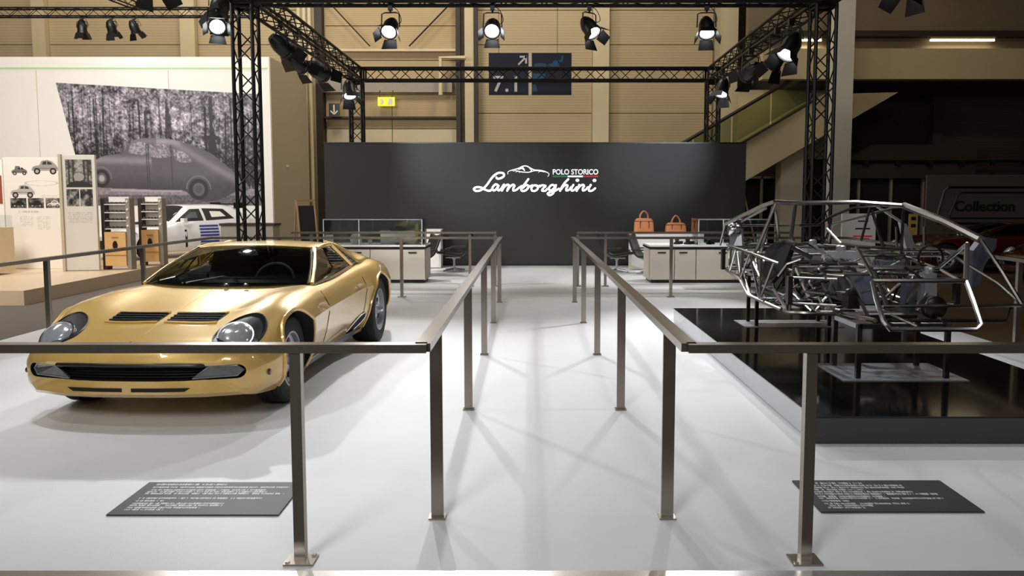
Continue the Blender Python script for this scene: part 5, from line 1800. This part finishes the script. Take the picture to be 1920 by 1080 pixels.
for y, z, w_, k in ((6.3, .60, .45, 'tube'), (6.9, .58, .60, 'tube'), (7.5, .59, .66, 'tube'), (8.1, .71, .62, 'tube'), (8.7, .72, .56, 'darktube'), (6.6, .92, .5, 'tube'), (7.4, .97, .66, 'tube'), (8.3, .98, .62, 'tube'), (9.0, .96, .50, 'tube'), (9.0, .74, .45, 'tube'),
                    (6.9, .84, .38, 'darktube'), (7.8, .86, .40, 'darktube'), (8.8, .92, .34, 'tube'), (7.1, .60, .66, 'chrome')):
    chassis_tube([(OX - w_, y, z), (OX + w_, y, z)], .013, k)
for y in (6.4, 7.0, 7.6, 8.2):
    chassis_tube([(OX - .38, y, .60), (OX + .38, y + .5, .61)], .010)
    chassis_tube([(OX + .36, y, .88), (OX - .36, y + .5, .86)], .009, 'darktube')
rt = random.Random(3)
for k in range(64):
    y = 6.0 + 2.8 * rt.random()
    v = (rt.random() - .5) * 1.0
    z = .60 + .32 * rt.random()
    dv, dy, dz = (rt.random() - .5) * .5, (rt.random() - .5) * .6, (rt.random() - .5) * .5
    z2 = min(.96, max(.60, z + dz))
    chassis_tube([(OX + v, y, z), (OX + max(-.58, min(.58, v + dv)), min(8.9, max(5.95, y + dy)), z2)], .007 + .006 * rt.random(), rt.choice(('tube', 'darktube', 'chrome')))
# far roof hoop and screen legs
chassis_tube([(OX + .50, 7.0, 1.41), (OX + .57, 8.8, 1.19), (OX + .60, 9.0, .96)], .013)
chassis_tube([(OX - .575, 8.8, 1.195), (OX - .58, 9.0, .96)], .013)
chassis_tube([(OX + .507, 7.0, 1.41), (OX + .64, 7.3, .975)], .014)
chassis_tube([(OX - .55, 7.1, 1.43), (OX - .65, 7.35, .975)], .014)
# sheet parts: wheel arch panel, floor trays, bulkheads, engine bay pieces, brackets


def sheet(nm, pts, d, m_):
    return MB().prism([(p[0] - OX, p[1] - OY, p[2] - OZ) for p in pts], d).build(nm, m_, t)


sheet('wheel_arch_panel', [(2.103, 7.3, 1.02), (2.150, 7.2, 1.09), (2.205, 7.05, 1.118), (2.215, 6.92, 1.10), (2.190, 6.95, .98), (2.150, 7.0, .85), (2.079, 7.05, .742), (2.059, 7.25, .731)], (0.05, .03, 0), M['matte'])
sheet('tail_bracket', [(2.04, 8.4, 1.13), (2.16, 8.4, 1.16), (2.17, 8.35, .93), (2.14, 8.25, .70), (2.06, 8.4, .92)], (.03, .05, 0), M['alloy'])
MB().lathe([(.05, -.06), (.07, -.03), (.07, .03), (.05, .06)], 14, 'X', (2.09 - OX, 8.4 - OY, 1.15 - OZ)).build('hub', M['chrome'], t, True)
sheet('fender_panel', [(3.573, 6.6, 1.052), (3.653, 6.6, 1.16), (3.77, 6.62, 1.147), (3.765, 6.62, 1.074), (3.664, 6.6, .923), (3.641, 6.6, .772), (3.573, 6.6, .75)], (.02, .12, 0), M['greymetal'])
sheet('spring_tower', [(3.606, 8.0, 1.247), (3.669, 8.0, 1.221), (3.772, 8.0, .988), (3.679, 8.0, .982)], (0, .06, 0), M['alloy'])
for x0, x1, y0, y1, z in ((2.12, 2.66, 6.9, 8.0, .60), (2.70, 3.22, 6.9, 8.0, .60), (2.30, 3.05, 8.2, 8.9, .74)):
    MB().box(((x0 + x1) / 2 - OX, (y0 + y1) / 2 - OY, z - OZ), (x1 - x0, y1 - y0, .012)).build('floor_tray', M['darktube'], t)
MB().box((0, 7.95 - OY, .79 - OZ), (.9, .015, .34)).build('bulkhead', M['alloy'], t)
MB().box((0.0, 6.95 - OY, .74 - OZ), (.22, .9, .22), taper=.8).build('centre_tunnel', M['greymetal'], t)
for k, (x, y, z, sx, sy, sz) in enumerate(((2.85, 6.15, .72, .08, .10, .20), (3.02, 6.2, .76, .10, .12, .30), (2.48, 6.3, .68, .09, .14, .10), (2.62, 6.9, 1.0, .3, .1, .06), (3.2, 7.3, .86, .2, .3, .12), (2.36, 7.5, .78, .16, .25, .2), (2.9, 8.4, .90, .2, .2, .2), (2.45, 8.5, .86, .15, .2, .2))):
    mb = MB().box((x - OX, y - OY, z - OZ), (sx, sy, sz), taper=.85)
    mb.lathe([(.04, sz / 2), (.04, sz / 2 + .04), (.02, sz / 2 + .05), (0, sz / 2 + .05)], 10, 'Z', (x - OX, y - OY, z - OZ))
    mb.build(('battery_box', 'fluid_tank', 'steering_box', 'pedal_box', 'tool_tray', 'fuse_box', 'gear_case', 'pump_housing')[k], M[('greymetal', 'alloy', 'darktube', 'alloy', 'greymetal', 'darktube', 'alloy', 'darktube')[k]], t)
MB().lathe([(.07, -.04), (.085, -.03), (.085, .03), (.07, .04), (.05, .0)], 18, 'Y', (2.95 - OX, 5.95 - OY, .68 - OZ)).build('brake_drum', M['darktube'], t, True)
MB().tube([(3.28 + .10 * math.cos(a_) - OX, 6.7 - OY, .99 + .10 * math.sin(a_) - OZ) for a_ in np.linspace(0, 2 * PI, 20, endpoint=False)], .010, 6, closed=True).build('steering_ring', M['darktube'], t, True)

# ------------------------------------------------------------------ things in the dim hall on the right
t = thing('info_panel', 'white standing info panel with red lettering behind the chassis', 'panel', (5.28, 13.2, -0.12))
MB().box((0, 0, .68), (.54, .05, 1.32)).build('board', M['white'], t)
MB().box((0, 0, .015), (.6, .35, .03)).build('foot', M['greybox'], t)
for z, w_, mk in ((1.22, .16, 'black'), (1.10, .24, 'black'), (.98, .30, 'redstripe'), (.94, .22, 'redstripe'), (1.29, .1, 'redstripe')):
    MB().box((.06, -.03, z), (w_, .012, .022)).build('printed_line', M[mk], t)
t = thing('card_stand', 'small ochre card on a thin post beside the red car', 'card stand', (6.53, 14.0, -0.12))
MB().box((0, 0, 1.14), (.15, .02, .36)).build('card', M['ochre'], t)
MB().tube([(0, .02, .02), (0, .02, 1.0)], .012, 6).build('post', M['greybox'], t)
MB().box((0, 0, .01), (.25, .25, .02)).build('foot', M['greybox'], t)
for z in (1.24, 1.12):
    MB().box((0, -.012, z), (.08, .008, .06)).build('emblem', M['black'], t)
t = thing('banner_wall', 'dim pale banner wall with outlined lettering behind the red cars', 'banner', (11.2, 20.6, -0.12))
MB().box((0, 0, 1.08), (2.6, .08, 2.16)).build('panel', mat('dim_grey_banner', (84, 78, 70), .7), t)
for k, (x0, z0, x1, z1) in enumerate(((-1.05, .95, 1.25, 1.85), (-.72, 1.08, 1.25, 1.72))):
    P = [(x0 + .04, -.05, z0), (x1, -.05, z0), (x1, -.05, z1), (x0 + .28, -.05, z1), (x0 + .18, -.05, z1 - .08), (x0, -.05, z0 + .08)]
    MB().tube(P, .03 if k == 0 else .02, 4, closed=True).build('outline', M['black'], t)
me = text_mesh('Collection', .36, .01, .006)
me.materials.clear()
me.materials.append(M['black'])
o = link('lettering', me, t, (-.60, -.05, 1.26))
o.rotation_euler = (PI / 2, 0, 0)
